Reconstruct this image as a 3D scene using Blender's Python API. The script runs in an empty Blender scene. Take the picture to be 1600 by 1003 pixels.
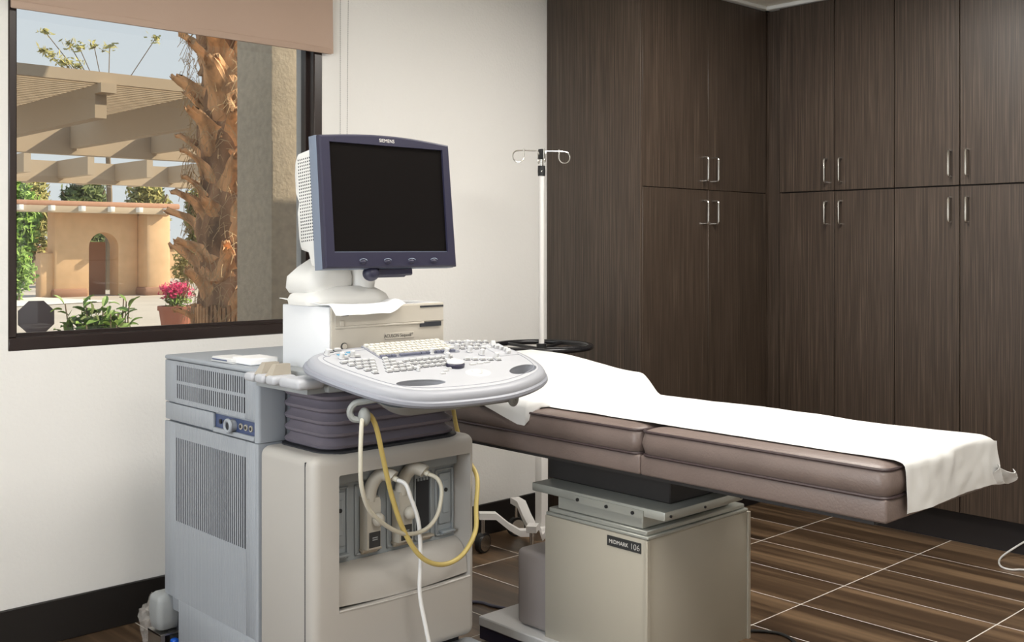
import bpy, bmesh, math, random
from mathutils import Vector, Matrix, noise
random.seed(7)
R = math.radians
sc = bpy.context.scene
COL = sc.collection

# ------------------------------------------------------------------ camera
cam = bpy.data.cameras.new('camera')
camo = bpy.data.objects.new('camera', cam); COL.objects.link(camo)
camo.location = (0, 0, 1.3815)
camo.rotation_euler = (R(90), 0, 0.8153 - R(90))
cam.sensor_width = 36; cam.lens = 36 * 1665.35 / 1600
cam.shift_y = -(501.5 - 384.5) / 1600
cam.clip_start = 0.05; cam.clip_end = 300
sc.camera = camo

# ------------------------------------------------------------------ world, sun, exposure
w = bpy.data.worlds.new('sky'); sc.world = w; w.use_nodes = True
nt = w.node_tree; nt.nodes.clear()
wo = nt.nodes.new('ShaderNodeOutputWorld'); bg = nt.nodes.new('ShaderNodeBackground')
tc = nt.nodes.new('ShaderNodeTexCoord'); sp = nt.nodes.new('ShaderNodeSeparateXYZ'); cr = nt.nodes.new('ShaderNodeValToRGB')
cr.color_ramp.elements[0].position = 0.0; cr.color_ramp.elements[0].color = (0.80, 0.835, 0.855, 1)
cr.color_ramp.elements[1].position = 0.6; cr.color_ramp.elements[1].color = (0.50, 0.62, 0.77, 1)
nt.links.new(tc.outputs['Generated'], sp.inputs[0]); nt.links.new(sp.outputs['Z'], cr.inputs[0])
nt.links.new(cr.outputs[0], bg.inputs[0]); nt.links.new(bg.outputs[0], wo.inputs[0])
bg.inputs[1].default_value = 1.05
sun = bpy.data.lights.new('sun', 'SUN'); sun.energy = 8.0; sun.angle = R(0.6); sun.color = (1, 0.86, 0.66)
suno = bpy.data.objects.new('sun', sun); COL.objects.link(suno)
suno.rotation_euler = Vector((-0.80, 0.34, -0.58)).to_track_quat('-Z', 'Y').to_euler()
sc.view_settings.view_transform = 'Standard'; sc.view_settings.look = 'None'
sc.view_settings.exposure = 0.0; sc.view_settings.gamma = 1.0; sc.view_settings.use_curve_mapping = False
sc.cycles.use_denoising = True
sc.cycles.max_bounces = 7; sc.cycles.diffuse_bounces = 4; sc.cycles.transparent_max_bounces = 12
sc.cycles.sample_clamp_indirect = 4.0; sc.cycles.caustics_reflective = False; sc.cycles.caustics_refractive = False

def area(name, loc, target, sx, sy, power, color):
    l = bpy.data.lights.new(name, 'AREA'); l.shape = 'RECTANGLE'; l.size = sx; l.size_y = sy; l.energy = power; l.color = color
    o = bpy.data.objects.new(name, l); COL.objects.link(o); o.location = loc
    o.rotation_euler = (Vector(target) - Vector(loc)).to_track_quat('-Z', 'Y').to_euler()
    return o
# daylight that enters by the second window, in the wall left of the camera
area('daylight_side_window', (-1.52, 1.6, 1.55), (0.5, 1.75, 1.35), 1.5, 1.4, 66, (0.88, 0.94, 1.0))

# ------------------------------------------------------------------ materials
MATS = {}
def mat(name, col=(0.5, 0.5, 0.5), rough=0.5, metal=0.0, spec=0.5, bump=0.0, bscale=200, var=0.0, vscale=6, emit=None, trans=0.0, coat=0.0, stretch=(1, 1, 1)):
    m = bpy.data.materials.new(name); m.use_nodes = True; n = m.node_tree; p = n.nodes['Principled BSDF']
    p.inputs['Base Color'].default_value = (*col, 1); p.inputs['Roughness'].default_value = rough
    p.inputs['Metallic'].default_value = metal; p.inputs['Specular IOR Level'].default_value = spec
    p.inputs['Coat Weight'].default_value = coat
    if trans: p.inputs['Transmission Weight'].default_value = trans
    if emit: p.inputs['Emission Color'].default_value = (*emit[0], 1); p.inputs['Emission Strength'].default_value = emit[1]
    if bump or var:
        t = n.nodes.new('ShaderNodeTexCoord'); mp = n.nodes.new('ShaderNodeMapping'); mp.inputs['Scale'].default_value = stretch
        n.links.new(t.outputs['Object'], mp.inputs[0])
    if bump:
        nz = n.nodes.new('ShaderNodeTexNoise'); nz.inputs['Scale'].default_value = bscale; nz.inputs['Detail'].default_value = 3
        b = n.nodes.new('ShaderNodeBump'); b.inputs['Strength'].default_value = bump; b.inputs['Distance'].default_value = 0.004
        n.links.new(mp.outputs[0], nz.inputs[0]); n.links.new(nz.outputs[0], b.inputs['Height']); n.links.new(b.outputs[0], p.inputs['Normal'])
    if var:
        nz = n.nodes.new('ShaderNodeTexNoise'); nz.inputs['Scale'].default_value = vscale; nz.inputs['Detail'].default_value = 4
        r = n.nodes.new('ShaderNodeValToRGB')
        r.color_ramp.elements[0].position = 0.3; r.color_ramp.elements[1].position = 0.7
        r.color_ramp.elements[0].color = (*[max(0, c * (1 - var)) for c in col], 1); r.color_ramp.elements[1].color = (*[min(1, c * (1 + var)) for c in col], 1)
        n.links.new(mp.outputs[0], nz.inputs[0]); n.links.new(nz.outputs[0], r.inputs[0]); n.links.new(r.outputs[0], p.inputs['Base Color'])
    MATS[name] = m
    return m

def grain(name, ramp, scale, rough, rand=40.0, bump=0.15, coarse=None, coat=0.0, spec=0.5):
    """streaky wood: noise stretched along one axis, offset per object"""
    m = bpy.data.materials.new(name); m.use_nodes = True; n = m.node_tree; p = n.nodes['Principled BSDF']; L = n.links.new
    t = n.nodes.new('ShaderNodeTexCoord'); oi = n.nodes.new('ShaderNodeObjectInfo')
    mul = n.nodes.new('ShaderNodeMath'); mul.operation = 'MULTIPLY'; mul.inputs[1].default_value = rand
    add = n.nodes.new('ShaderNodeVectorMath'); add.operation = 'ADD'
    L(oi.outputs['Random'], mul.inputs[0]); L(t.outputs['Object'], add.inputs[0]); L(mul.outputs[0], add.inputs[1])
    def nz(s, detail):
        mp = n.nodes.new('ShaderNodeMapping'); mp.inputs['Scale'].default_value = s
        z = n.nodes.new('ShaderNodeTexNoise'); z.inputs['Scale'].default_value = 1; z.inputs['Detail'].default_value = detail; z.inputs['Roughness'].default_value = 0.6
        L(add.outputs[0], mp.inputs[0]); L(mp.outputs[0], z.inputs[0]); return z
    a = nz(scale, 4)
    src = a.outputs[0]
    if coarse:
        b = nz(coarse, 2); mx = n.nodes.new('ShaderNodeMix'); mx.data_type = 'FLOAT'; mx.inputs[0].default_value = 0.6
        L(a.outputs[0], mx.inputs[2]); L(b.outputs[0], mx.inputs[3]); src = mx.outputs[0]
    r = n.nodes.new('ShaderNodeValToRGB'); e = r.color_ramp.elements
    e[0].position = ramp[0][0]; e[0].color = (*ramp[0][1], 1); e[1].position = ramp[-1][0]; e[1].color = (*ramp[-1][1], 1)
    for pos, c in ramp[1:-1]:
        x = e.new(pos); x.color = (*c, 1)
    L(src, r.inputs[0]); L(r.outputs[0], p.inputs['Base Color'])
    p.inputs['Roughness'].default_value = rough; p.inputs['Coat Weight'].default_value = coat; p.inputs['Specular IOR Level'].default_value = spec
    bp = n.nodes.new('ShaderNodeBump'); bp.inputs['Strength'].default_value = bump; bp.inputs['Distance'].default_value = 0.002
    L(a.outputs[0], bp.inputs['Height']); L(bp.outputs[0], p.inputs['Normal'])
    MATS[name] = m
    return m

mat('wall', (0.79, 0.775, 0.745), 0.85, bump=0.35, bscale=90, spec=0.2)
mat('ceiling', (0.88, 0.84, 0.74), 0.9, spec=0.2)
mat('white_trim', (0.85, 0.85, 0.82), 0.5)
mat('baseboard', (0.012, 0.010, 0.009), 0.45)
mat('grout', (0.80, 0.76, 0.70), 0.8)
grain('veneer', [(0.28, (0.019, 0.013, 0.009)), (0.5, (0.050, 0.034, 0.024)), (0.72, (0.140, 0.102, 0.075))], (130, 130, 1.6), 0.42, bump=0.25, coarse=(420, 420, 3.0))
mat('cabinet_inside', (0.02, 0.015, 0.012), 0.7)
mat('kick', (0.018, 0.015, 0.016), 0.5)
grain('tile', [(0.25, (0.020, 0.012, 0.007)), (0.48, (0.085, 0.052, 0.030)), (0.74, (0.33, 0.215, 0.125))], (26, 0.7, 1), 0.32, bump=0.05, coarse=(9, 0.45, 1))
mat('chrome', (0.78, 0.78, 0.76), 0.18, metal=1.0)
mat('brushed', (0.62, 0.61, 0.58), 0.35, metal=1.0)
mat('bronze', (0.022, 0.013, 0.011), 0.3)
mat('blind', (0.45, 0.33, 0.26), 0.9, bump=0.25, bscale=700, spec=0.1)
mat('bead', (0.30, 0.29, 0.27), 0.5)
mat('side_grey', (0.345, 0.372, 0.408), 0.5, bump=0.05, bscale=900)
mat('front_grey', (0.455, 0.432, 0.40), 0.48, bump=0.04, bscale=900)
mat('console_grey', (0.33, 0.34, 0.375), 0.45, bump=0.03, bscale=900)
mat('deck_grey', (0.47, 0.48, 0.51), 0.45, bump=0.03, bscale=900)
mat('rim_grey', (0.25, 0.26, 0.30), 0.42)
mat('under_grey', (0.30, 0.315, 0.32), 0.5)
mat('hook_grey', (0.27, 0.28, 0.27), 0.45)
mat('slot_dark', (0.02, 0.022, 0.028), 0.7)
mat('bellows', (0.165, 0.148, 0.178), 0.5, bump=0.1, bscale=500)
mat('navy', (0.021, 0.020, 0.045), 0.42)
mat('bezel_side', (0.17, 0.205, 0.27), 0.35)
mat('screen', (0.006, 0.005, 0.005), 0.25, spec=0.15)
mat('monitor_white', (0.78, 0.77, 0.74), 0.5)
mat('box_white', (0.80, 0.81, 0.83), 0.5)
mat('box_front', (0.50, 0.46, 0.395), 0.5, bump=0.03, bscale=900)
mat('key_cream', (0.68, 0.66, 0.60), 0.5)
mat('key_grey', (0.60, 0.60, 0.60), 0.5)
mat('key_dark', (0.13, 0.14, 0.2), 0.5)
mat('key_blue', (0.10, 0.30, 0.46), 0.5)
mat('ink', (0.03, 0.03, 0.03), 0.6)
mat('ink_light', (0.72, 0.70, 0.66), 0.5)
mat('socket_grey', (0.29, 0.32, 0.34), 0.5, bump=0.03, bscale=900)
mat('connector', (0.46, 0.43, 0.37), 0.5)
mat('latch', (0.40, 0.355, 0.29), 0.45)
mat('cable_yellow', (0.60, 0.47, 0.16), 0.4)
mat('cable_cream', (0.60, 0.57, 0.47), 0.4)
mat('cable_white', (0.75, 0.75, 0.74), 0.45)
mat('cable_blue', (0.12, 0.12, 0.17), 0.5)
mat('cable_black', (0.02, 0.02, 0.02), 0.5)
mat('blue', (0.01, 0.10, 0.55), 0.3)
mat('control_blue', (0.05, 0.075, 0.17), 0.45)
mat('rubber', (0.012, 0.012, 0.013), 0.55)
mat('black_gloss', (0.012, 0.012, 0.014), 0.22)
mat('white_paint', (0.82, 0.80, 0.78), 0.35)
mat('vinyl', (0.178, 0.135, 0.119), 0.42, bump=0.18, bscale=160, var=0.08, vscale=8)
mat('piping', (0.055, 0.037, 0.038), 0.45)
mat('paper', (0.74, 0.74, 0.73), 0.85, bump=0.12, bscale=22, spec=0.1)
mat('cloth', (0.92, 0.92, 0.92), 0.9, bump=0.1, bscale=60, spec=0.1)
mat('table_beige', (0.46, 0.425, 0.35), 0.5, bump=0.03, bscale=900)
mat('table_metal', (0.44, 0.45, 0.41), 0.38, metal=0.35)
mat('table_taupe', (0.36, 0.325, 0.315), 0.5, bump=0.03, bscale=700)
mat('table_white', (0.66, 0.66, 0.66), 0.4)
mat('table_dark', (0.026, 0.023, 0.022), 0.6)
mat('stucco', (0.50, 0.42, 0.32), 0.9, bump=0.6, bscale=60, var=0.12, vscale=30)
mat('pergola_paint', (0.46, 0.37, 0.27), 0.8, bump=0.15, bscale=40)
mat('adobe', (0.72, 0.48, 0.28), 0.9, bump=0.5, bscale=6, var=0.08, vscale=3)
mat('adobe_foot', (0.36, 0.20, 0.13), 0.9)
mat('rooftile', (0.46, 0.25, 0.16), 0.8)
mat('paving', (0.50, 0.45, 0.39), 0.9, var=0.1, vscale=0.6)
mat('soil', (0.19, 0.13, 0.09), 0.95, var=0.3, vscale=3)
mat('road', (0.75, 0.73, 0.70), 0.8)
mat('bark', (0.32, 0.185, 0.105), 0.9, bump=0.8, bscale=30, var=0.55, vscale=9, stretch=(1, 1, 0.35))
mat('boot', (0.56, 0.31, 0.155), 0.75, bump=1.0, bscale=60, var=0.85, vscale=11, stretch=(1, 1, 0.22))
mat('fibre', (0.50, 0.36, 0.20), 0.9)
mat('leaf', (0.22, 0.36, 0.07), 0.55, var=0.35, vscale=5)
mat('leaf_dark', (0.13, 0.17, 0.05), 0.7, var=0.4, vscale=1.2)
mat('leaf_olive', (0.36, 0.33, 0.11), 0.7, var=0.4, vscale=1.0)
mat('petal', (0.62, 0.02, 0.13), 0.6, var=0.3, vscale=20)
mat('twig', (0.20, 0.15, 0.10), 0.9)
mat('sign_back', (0.075, 0.055, 0.06), 0.5)
mat('light_panel', (1, 1, 1), 0.5, emit=((1, 0.95, 0.86), 5.0))
mat('terracotta', (0.36, 0.13, 0.08), 0.8)

# fine vertical ribs moulded in the grey side panels
def add_ribs(name, pitch=0.0105):
    m = MATS[name].copy(); m.name = name + '_ribbed'; n = m.node_tree; p = n.nodes['Principled BSDF']
    for l in list(p.inputs['Normal'].links): n.links.remove(l)
    t = n.nodes.new('ShaderNodeTexCoord'); s = n.nodes.new('ShaderNodeSeparateXYZ'); m1 = n.nodes.new('ShaderNodeMath'); m1.operation = 'MULTIPLY'; m1.inputs[1].default_value = 2 * math.pi / pitch
    m2 = n.nodes.new('ShaderNodeMath'); m2.operation = 'SINE'; b = n.nodes.new('ShaderNodeBump'); b.inputs['Strength'].default_value = 0.35; b.inputs['Distance'].default_value = 0.0012
    n.links.new(t.outputs['Object'], s.inputs[0]); n.links.new(s.outputs['Y'], m1.inputs[0]); n.links.new(m1.outputs[0], m2.inputs[0]); n.links.new(m2.outputs[0], b.inputs['Height']); n.links.new(b.outputs[0], p.inputs['Normal'])
    MATS[m.name] = m
add_ribs('side_grey')

def glass_mat():
    m = bpy.data.materials.new('window_glass'); m.use_nodes = True; n = m.node_tree; n.nodes.clear(); L = n.links.new
    o = n.nodes.new('ShaderNodeOutputMaterial'); mx = n.nodes.new('ShaderNodeMixShader'); t = n.nodes.new('ShaderNodeBsdfTransparent'); g = n.nodes.new('ShaderNodeBsdfGlossy')
    f = n.nodes.new('ShaderNodeFresnel'); f.inputs[0].default_value = 1.5
    t.inputs[0].default_value = (0.93, 0.94, 0.93, 1); g.inputs['Roughness'].default_value = 0.0; g.inputs[0].default_value = (0.9, 0.9, 0.9, 1)
    L(f.outputs[0], mx.inputs[0]); L(t.outputs[0], mx.inputs[1]); L(g.outputs[0], mx.inputs[2]); L(mx.outputs[0], o.inputs[0]); MATS['glass'] = m
glass_mat()
def film_mat():
    m = bpy.data.materials.new('clear_plastic_film'); m.use_nodes = True; n = m.node_tree; n.nodes.clear(); L = n.links.new
    o = n.nodes.new('ShaderNodeOutputMaterial'); mx = n.nodes.new('ShaderNodeMixShader'); t = n.nodes.new('ShaderNodeBsdfTransparent'); p = n.nodes.new('ShaderNodeBsdfPrincipled')
    p.inputs['Base Color'].default_value = (0.62, 0.58, 0.54, 1); p.inputs['Roughness'].default_value = 0.2; mx.inputs[0].default_value = 0.34
    L(t.outputs[0], mx.inputs[1]); L(p.outputs[0], mx.inputs[2]); L(mx.outputs[0], o.inputs[0]); MATS['film'] = m
film_mat()

# ------------------------------------------------------------------ mesh helpers
def spline(pts, n=8, closed=False):
    P = [Vector(p) for p in pts]; out = []; N = len(P)
    for i in range(N if closed else N - 1):
        if closed: a, b, c, d = P[(i - 1) % N], P[i], P[(i + 1) % N], P[(i + 2) % N]
        else: a, b, c, d = P[max(i - 1, 0)], P[i], P[i + 1], P[min(i + 2, N - 1)]
        for k in range(n):
            t = k / n
            out.append(0.5 * ((2 * b) + (c - a) * t + (2 * a - 5 * b + 4 * c - d) * t * t + (3 * b - a - 3 * c + d) * t ** 3))
    if not closed: out.append(P[-1])
    return out

class B:
    def __init__(s): s.bm = bmesh.new()
    def _merge(s, b, M=None):
        if M is not None: bmesh.ops.transform(b, matrix=M, verts=b.verts)
        me = bpy.data.meshes.new('t'); b.to_mesh(me); b.free(); s.bm.from_mesh(me); bpy.data.meshes.remove(me); return s
    def box(s, lo, hi, bev=0, seg=2, M=None, edges=None):
        b = bmesh.new(); bmesh.ops.create_cube(b, size=1)
        lo, hi = Vector(lo), Vector(hi); c = (lo + hi) / 2; d = hi - lo
        for v in b.verts: v.co = Vector((v.co.x * d.x, v.co.y * d.y, v.co.z * d.z)) + c
        if bev:
            es = b.edges[:]
            if edges: es = [e for e in es if abs((e.verts[0].co - e.verts[1].co)['xyz'.index(edges)]) > 1e-6]
            bmesh.ops.bevel(b, geom=es, offset=min(bev, min(d) * 0.49) if not edges else bev, segments=seg, affect='EDGES', profile=0.5)
        return s._merge(b, M)
    def cyl(s, p0, p1, r0, r1=None, n=16):
        r1 = r0 if r1 is None else r1
        p0, p1 = Vector(p0), Vector(p1); q = (p1 - p0).to_track_quat('Z', 'Y')
        ring = lambda p, r: [s.bm.verts.new(p + q @ Vector((r * math.cos(2 * math.pi * i / n), r * math.sin(2 * math.pi * i / n), 0))) for i in range(n)]
        a, b = ring(p0, r0), ring(p1, r1)
        for i in range(n): s.bm.faces.new((a[i], a[(i + 1) % n], b[(i + 1) % n], b[i]))
        s.bm.faces.new(a[::-1]); s.bm.faces.new(b); return s
    def tube(s, pts, r, n=8, closed=False, rad=None):
        P = [Vector(p) for p in pts]; N = len(P); rings = []; up = None
        for i, p in enumerate(P):
            if closed: t = P[(i + 1) % N] - P[i - 1]
            else: t = P[min(i + 1, N - 1)] - P[max(i - 1, 0)]
            t.normalize()
            if up is None: up = t.orthogonal().normalized()
            up = (up - t * up.dot(t)).normalized(); v = t.cross(up); rr = rad[i] if rad else r
            rings.append([s.bm.verts.new(p + rr * (math.cos(2 * math.pi * k / n) * up + math.sin(2 * math.pi * k / n) * v)) for k in range(n)])
        for i in range(N if closed else N - 1):
            a, b = rings[i], rings[(i + 1) % N]
            off = 0
            if closed and i == N - 1: off = min(range(n), key=lambda k: (b[k].co - a[0].co).length)
            for k in range(n): s.bm.faces.new((a[k], a[(k + 1) % n], b[(k + 1 + off) % n], b[(k + off) % n]))
        if not closed: s.bm.faces.new(rings[0][::-1]); s.bm.faces.new(rings[-1])
        return s
    def loft(s, rings, cap=True, closed=True):
        V = [[s.bm.verts.new(Vector(p)) for p in r] for r in rings]; n = len(V[0])
        for a, b in zip(V, V[1:]):
            for k in range(n if closed else n - 1): s.bm.faces.new((a[k], a[(k + 1) % n], b[(k + 1) % n], b[k]))
        if cap: s.bm.faces.new(V[0][::-1]); s.bm.faces.new(V[-1])
        return s
    def lathe(s, prof, c, n=24, sx=1, sy=1):
        return s.loft([[(c[0] + sx * r * math.cos(2 * math.pi * k / n), c[1] + sy * r * math.sin(2 * math.pi * k / n), c[2] + z) for k in range(n)] for r, z in prof])
    def sphere(s, c, r, sc3=(1, 1, 1), u=16, v=10, M=None):
        b = bmesh.new(); bmesh.ops.create_uvsphere(b, u_segments=u, v_segments=v, radius=r)
        for q in b.verts: q.co = Vector((q.co.x * sc3[0], q.co.y * sc3[1], q.co.z * sc3[2]))
        if M is not None: bmesh.ops.transform(b, matrix=M, verts=b.verts)
        for q in b.verts: q.co += Vector(c)
        return s._merge(b)
    def grid(s, f, nu, nv):
        V = [[s.bm.verts.new(Vector(f(i / nu, j / nv))) for j in range(nv + 1)] for i in range(nu + 1)]
        for i in range(nu):
            for j in range(nv): s.bm.faces.new((V[i][j], V[i + 1][j], V[i + 1][j + 1], V[i][j + 1]))
        return s
    def thicken(s, t):
        bmesh.ops.recalc_face_normals(s.bm, faces=s.bm.faces)
        bmesh.ops.solidify(s.bm, geom=s.bm.faces[:], thickness=t); return s
    def xf(s, M): bmesh.ops.transform(s.bm, matrix=M, verts=s.bm.verts); return s

ORG = {}
def thing(name, loc, label, cat, group=None, kind=None):
    o = bpy.data.objects.new(name, None); COL.objects.link(o); o.location = loc; o.empty_display_size = 0.05
    ORG[o.name] = Vector(loc); tag(o, label, cat, group, kind); return o
def tag(o, label=None, cat=None, group=None, kind=None):
    for k, v in (('label', label), ('category', cat), ('group', group), ('kind', kind)):
        if v: o[k] = v
    return o
def finish(b, name, m, smooth=True, angle=38):
    bm = b.bm if isinstance(b, B) else b
    bmesh.ops.recalc_face_normals(bm, faces=bm.faces)
    me = bpy.data.meshes.new(name); bm.to_mesh(me); bm.free()
    if smooth:
        me.polygons.foreach_set('use_smooth', [True] * len(me.polygons)); me.set_sharp_from_angle(angle=R(angle))
    me.materials.append(MATS[m]); return me
def obj(name, b, m, parent=None, base=None, smooth=True, angle=38, label=None):
    """link a mesh; world coordinates in, object origin at its thing's base"""
    org = ORG[parent.name] if parent is not None else Vector(base or (0, 0, 0))
    me = b if isinstance(b, bpy.types.Mesh) else finish(b.xf(Matrix.Translation(-org)), name, m, smooth, angle)
    o = bpy.data.objects.new(name, me); COL.objects.link(o)
    if parent is not None: o.parent = parent
    else: o.location = org
    ORG[o.name] = org
    if label: o['label'] = label
    return o
def cut(a, cutters):
    """boolean difference, returns a new B"""
    def tmp(b):
        bmesh.ops.recalc_face_normals(b.bm, faces=b.bm.faces)
        me = bpy.data.meshes.new('tmp'); b.bm.to_mesh(me); b.bm.free(); o = bpy.data.objects.new('tmp', me); COL.objects.link(o); return o
    oa = tmp(a); obs = [tmp(c) for c in cutters]
    for ob in obs:
        md = oa.modifiers.new('b', 'BOOLEAN'); md.operation = 'DIFFERENCE'; md.solver = 'EXACT'; md.object = ob
    dg = bpy.context.evaluated_depsgraph_get(); me = bpy.data.meshes.new_from_object(oa.evaluated_get(dg))
    r = B(); r.bm.from_mesh(me)
    for o in [oa] + obs: d = o.data; bpy.data.objects.remove(o); bpy.data.meshes.remove(d)
    bpy.data.meshes.remove(me); return r
def text(body, size, M, depth=0.0004, bold=0.0, space=1.0, align='CENTER'):
    cu = bpy.data.curves.new('t', 'FONT'); cu.body = body; cu.size = size; cu.extrude = depth; cu.offset = bold; cu.space_character = space; cu.align_x = align; cu.align_y = 'CENTER'
    o = bpy.data.objects.new('t', cu); COL.objects.link(o); dg = bpy.context.evaluated_depsgraph_get()
    me = bpy.data.meshes.new_from_object(o.evaluated_get(dg)); r = B(); r.bm.from_mesh(me); bpy.data.objects.remove(o); bpy.data.curves.remove(cu); bpy.data.meshes.remove(me)
    return r.xf(M)
def frame(o, x, y):
    """matrix with columns x, y, x^y at o"""
    x, y = Vector(x).normalized(), Vector(y).normalized(); z = x.cross(y)
    return Matrix(((x.x, y.x, z.x, o[0]), (x.y, y.y, z.y, o[1]), (x.z, y.z, z.z, o[2]), (0, 0, 0, 1)))
def rrect(x0, x1, y0, y1, r, n=5):
    out = []
    for cx, cy, a in ((x1 - r, y1 - r, 0), (x0 + r, y1 - r, 90), (x0 + r, y0 + r, 180), (x1 - r, y0 + r, 270)):
        for k in range(n + 1): t = R(a + 90 * k / n); out.append((cx + r * math.cos(t), cy + r * math.sin(t)))
    return out

# ------------------------------------------------------------------ the room
WY = 3.805; CEIL = 2.65; XL, XR, YB = -1.3, 5.5, -1.5
st = dict(kind='structure')
wx0, wx1, wz0, wz1 = 1.235, 2.488, 1.024, 2.47
b = B()
for lo, hi in (((XL - .2, WY, 0), (wx0, WY + .2, CEIL)), ((wx1, WY, 0), (XR, WY + .2, CEIL)), ((wx0, WY, 0), (wx1, WY + .2, wz0)), ((wx0, WY, wz1), (wx1, WY + .2, CEIL))): b.box(lo, hi)
tag(obj('wall_window', b, 'wall'), 'cream textured wall with the large window', **st)
b = B().box((XR, YB - .2, 0), (XR + .15, WY + .2, CEIL)); tag(obj('wall_right', b, 'wall'), 'cream wall behind the right-hand tall cupboards', **st)
b = B().box((XL - .2, YB - .15, 0), (XR, YB, CEIL)); tag(obj('wall_back', b, 'wall'), 'cream wall behind the camera', **st)
b = B()
for lo, hi in (((XL - .15, YB, 0), (XL, .8, CEIL)), ((XL - .15, 2.4, 0), (XL, WY, CEIL)), ((XL - .15, .8, 0), (XL, 2.4, .85)), ((XL - .15, .8, 2.3), (XL, 2.4, CEIL))): b.box(lo, hi)
tag(obj('wall_left', b, 'wall'), 'cream wall with a second window left of the camera', **st)
b = B().box((XL - .2, YB - .2, CEIL), (XR + .15, WY + .2, CEIL + .15)); tag(obj('ceiling', b, 'ceiling'), 'cream painted ceiling', **st)
b = B().box((XL, YB, -0.1), (XR, WY, -0.0005)); fl = tag(obj('floor', b, 'grout'), 'dark brown wood-look tile floor with pale grout lines', **st)
TW, TL = 0.3258, 0.61; GX, GY = 4.934, 2.84
tl = finish(B().box((-TW / 2 + .0021, -TL / 2 + .0021, -.012), (TW / 2 - .0021, TL / 2 - .0021, 0), .0008, 1), 'tile', 'tile', False)
i = -1
while GX - (i + 1) * TW > -0.2:
    for j in range(-2, 6):
        cx, cy = GX - (i + .5) * TW, GY - (j + .5) * TL
        if cy > WY - .0 + TL * .3 or cy < -0.6: continue
        if cy + TL / 2 > WY:
            L2 = WY - (cy - TL / 2); me = finish(B().box((-TW / 2 + .0021, -TL / 2 + .0021, -.012), (TW / 2 - .0021, -TL / 2 + L2 - .004, 0)), 'tile', 'tile', False)
        else: me = tl
        o = bpy.data.objects.new('tile', me); COL.objects.link(o); o.parent = fl; o.location = (cx, cy, 0)
    i += 1
b = B().box((XL, WY - .012, 0), (3.82, WY, .150), .003, 1); tag(obj('baseboard_window', b, 'baseboard'), 'black baseboard under the window', **st)
b = B().box((XL, YB, 0), (XR, YB + .012, .150)); tag(obj('baseboard_back', b, 'baseboard'), 'black baseboard behind the camera', **st)
b = B().box((3.80, 3.178, 2.628), (4.90, 3.245, CEIL), .004, 1).box((4.845, 1.83, 2.628), (4.905, 3.24, CEIL), .004, 1)
tag(obj('trim_1', b, 'white_trim'), 'thin white trim between cupboards and ceiling', **st)

# window 1: bronze frame and pane
wn = thing('window_1', (1.86, WY + .03, wz0), 'large fixed window with dark bronze metal frame', None, kind='structure')
obj('window_frame', B().box((wx0, WY - .004, wz0), (wx1, WY + .10, wz0 + .045), .004, 1).box((wx0, WY - .004, wz1 - .04), (wx1, WY + .10, wz1), .004, 1)
    .box((wx0, WY - .004, wz0 + .045), (wx0 + .028, WY + .10, wz1 - .04), .004, 1).box((wx1 - .042, WY - .004, wz0 + .045), (wx1, WY + .10, wz1 - .04), .004, 1), 'bronze', wn)
obj('glazing_bead', B().box((wx0 + .028, WY + .04, wz0 + .045), (wx1 - .042, WY + .055, wz0 + .057)).box((wx1 - .054, WY + .04, wz0 + .057), (wx1 - .042, WY + .055, wz1 - .04)), 'bronze', wn)
obj('pane', B().box((wx0 + .02, WY + .056, wz0 + .03), (wx1 - .03, WY + .062, wz1 - .03)), 'glass', wn)
obj('outer_sill', B().box((wx0 - .02, WY + .20, wz0 - .03), (wx1 + .02, WY + .30, wz0 + .005), .004, 1), 'stucco', wn)

# ceiling lights (recessed panels above the frame)
def ceiling_light(x, y, power, lab):
    t = thing('ceiling_light', (x, y, CEIL), lab, 'light', 'recessed ceiling light panels')
    b = B()
    for lo, hi in (((-.62, -.32), (.62, -.295)), ((-.62, .295), (.62, .32)), ((-.62, -.295), (-.595, .295)), ((.595, -.295), (.62, .295))): b.box((x + lo[0], y + lo[1], CEIL - .012), (x + hi[0], y + hi[1], CEIL - .0005))
    obj('frame', b, 'white_trim', t); obj('diffuser', B().box((x - .595, y - .295, CEIL - .006), (x + .595, y + .295, CEIL - .001)), 'light_panel', t)
    area('lamp', (x, y, CEIL - .02), (x, y, 0), 1.19, .59, power, (1, 0.963, 0.91)).parent = None
ceiling_light(3.4, 2.1, 34, 'recessed ceiling light panel above the exam table')
ceiling_light(1.5, 2.0, 13, 'recessed ceiling light panel nearest the window wall')
ceiling_light(1.5, 0.1, 33, 'recessed ceiling light panel above the camera')

# ------------------------------------------------------------------ roller blind
rb = thing('roller_blind', (1.88, 3.785, 2.187), 'tan fabric roller blind pulled partly down over the window', 'blind')
BX0, BX1, BZ = 1.236, 2.522, 2.190
def bl(u, v):
    x = BX0 + (BX1 - BX0) * u; z = BZ + .42 * v
    y = 3.782 + .002 * math.sin(u * 9 + 1) + .0025 * math.sin(u * 23) * (1 - v)
    return (x + (.004 if u > .99 else 0) * (1 - v), y, z)
obj('fabric', B().grid(bl, 40, 8).thicken(.0012), 'blind', rb)
obj('hem_bar', B().box((BX0 + .001, 3.778, BZ - .003), (BX1 - .001, 3.788, BZ + .024), .004, 2), 'blind', rb)
obj('roller_tube', B().cyl((BX0, 3.77, 2.615), (BX1, 3.77, 2.615), .022), 'white_trim', rb)
obj('bracket', B().box((BX1, 3.745, 2.585), (BX1 + .10, WY, 2.645), .003, 1), 'white_trim', rb)
ch = B()
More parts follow.
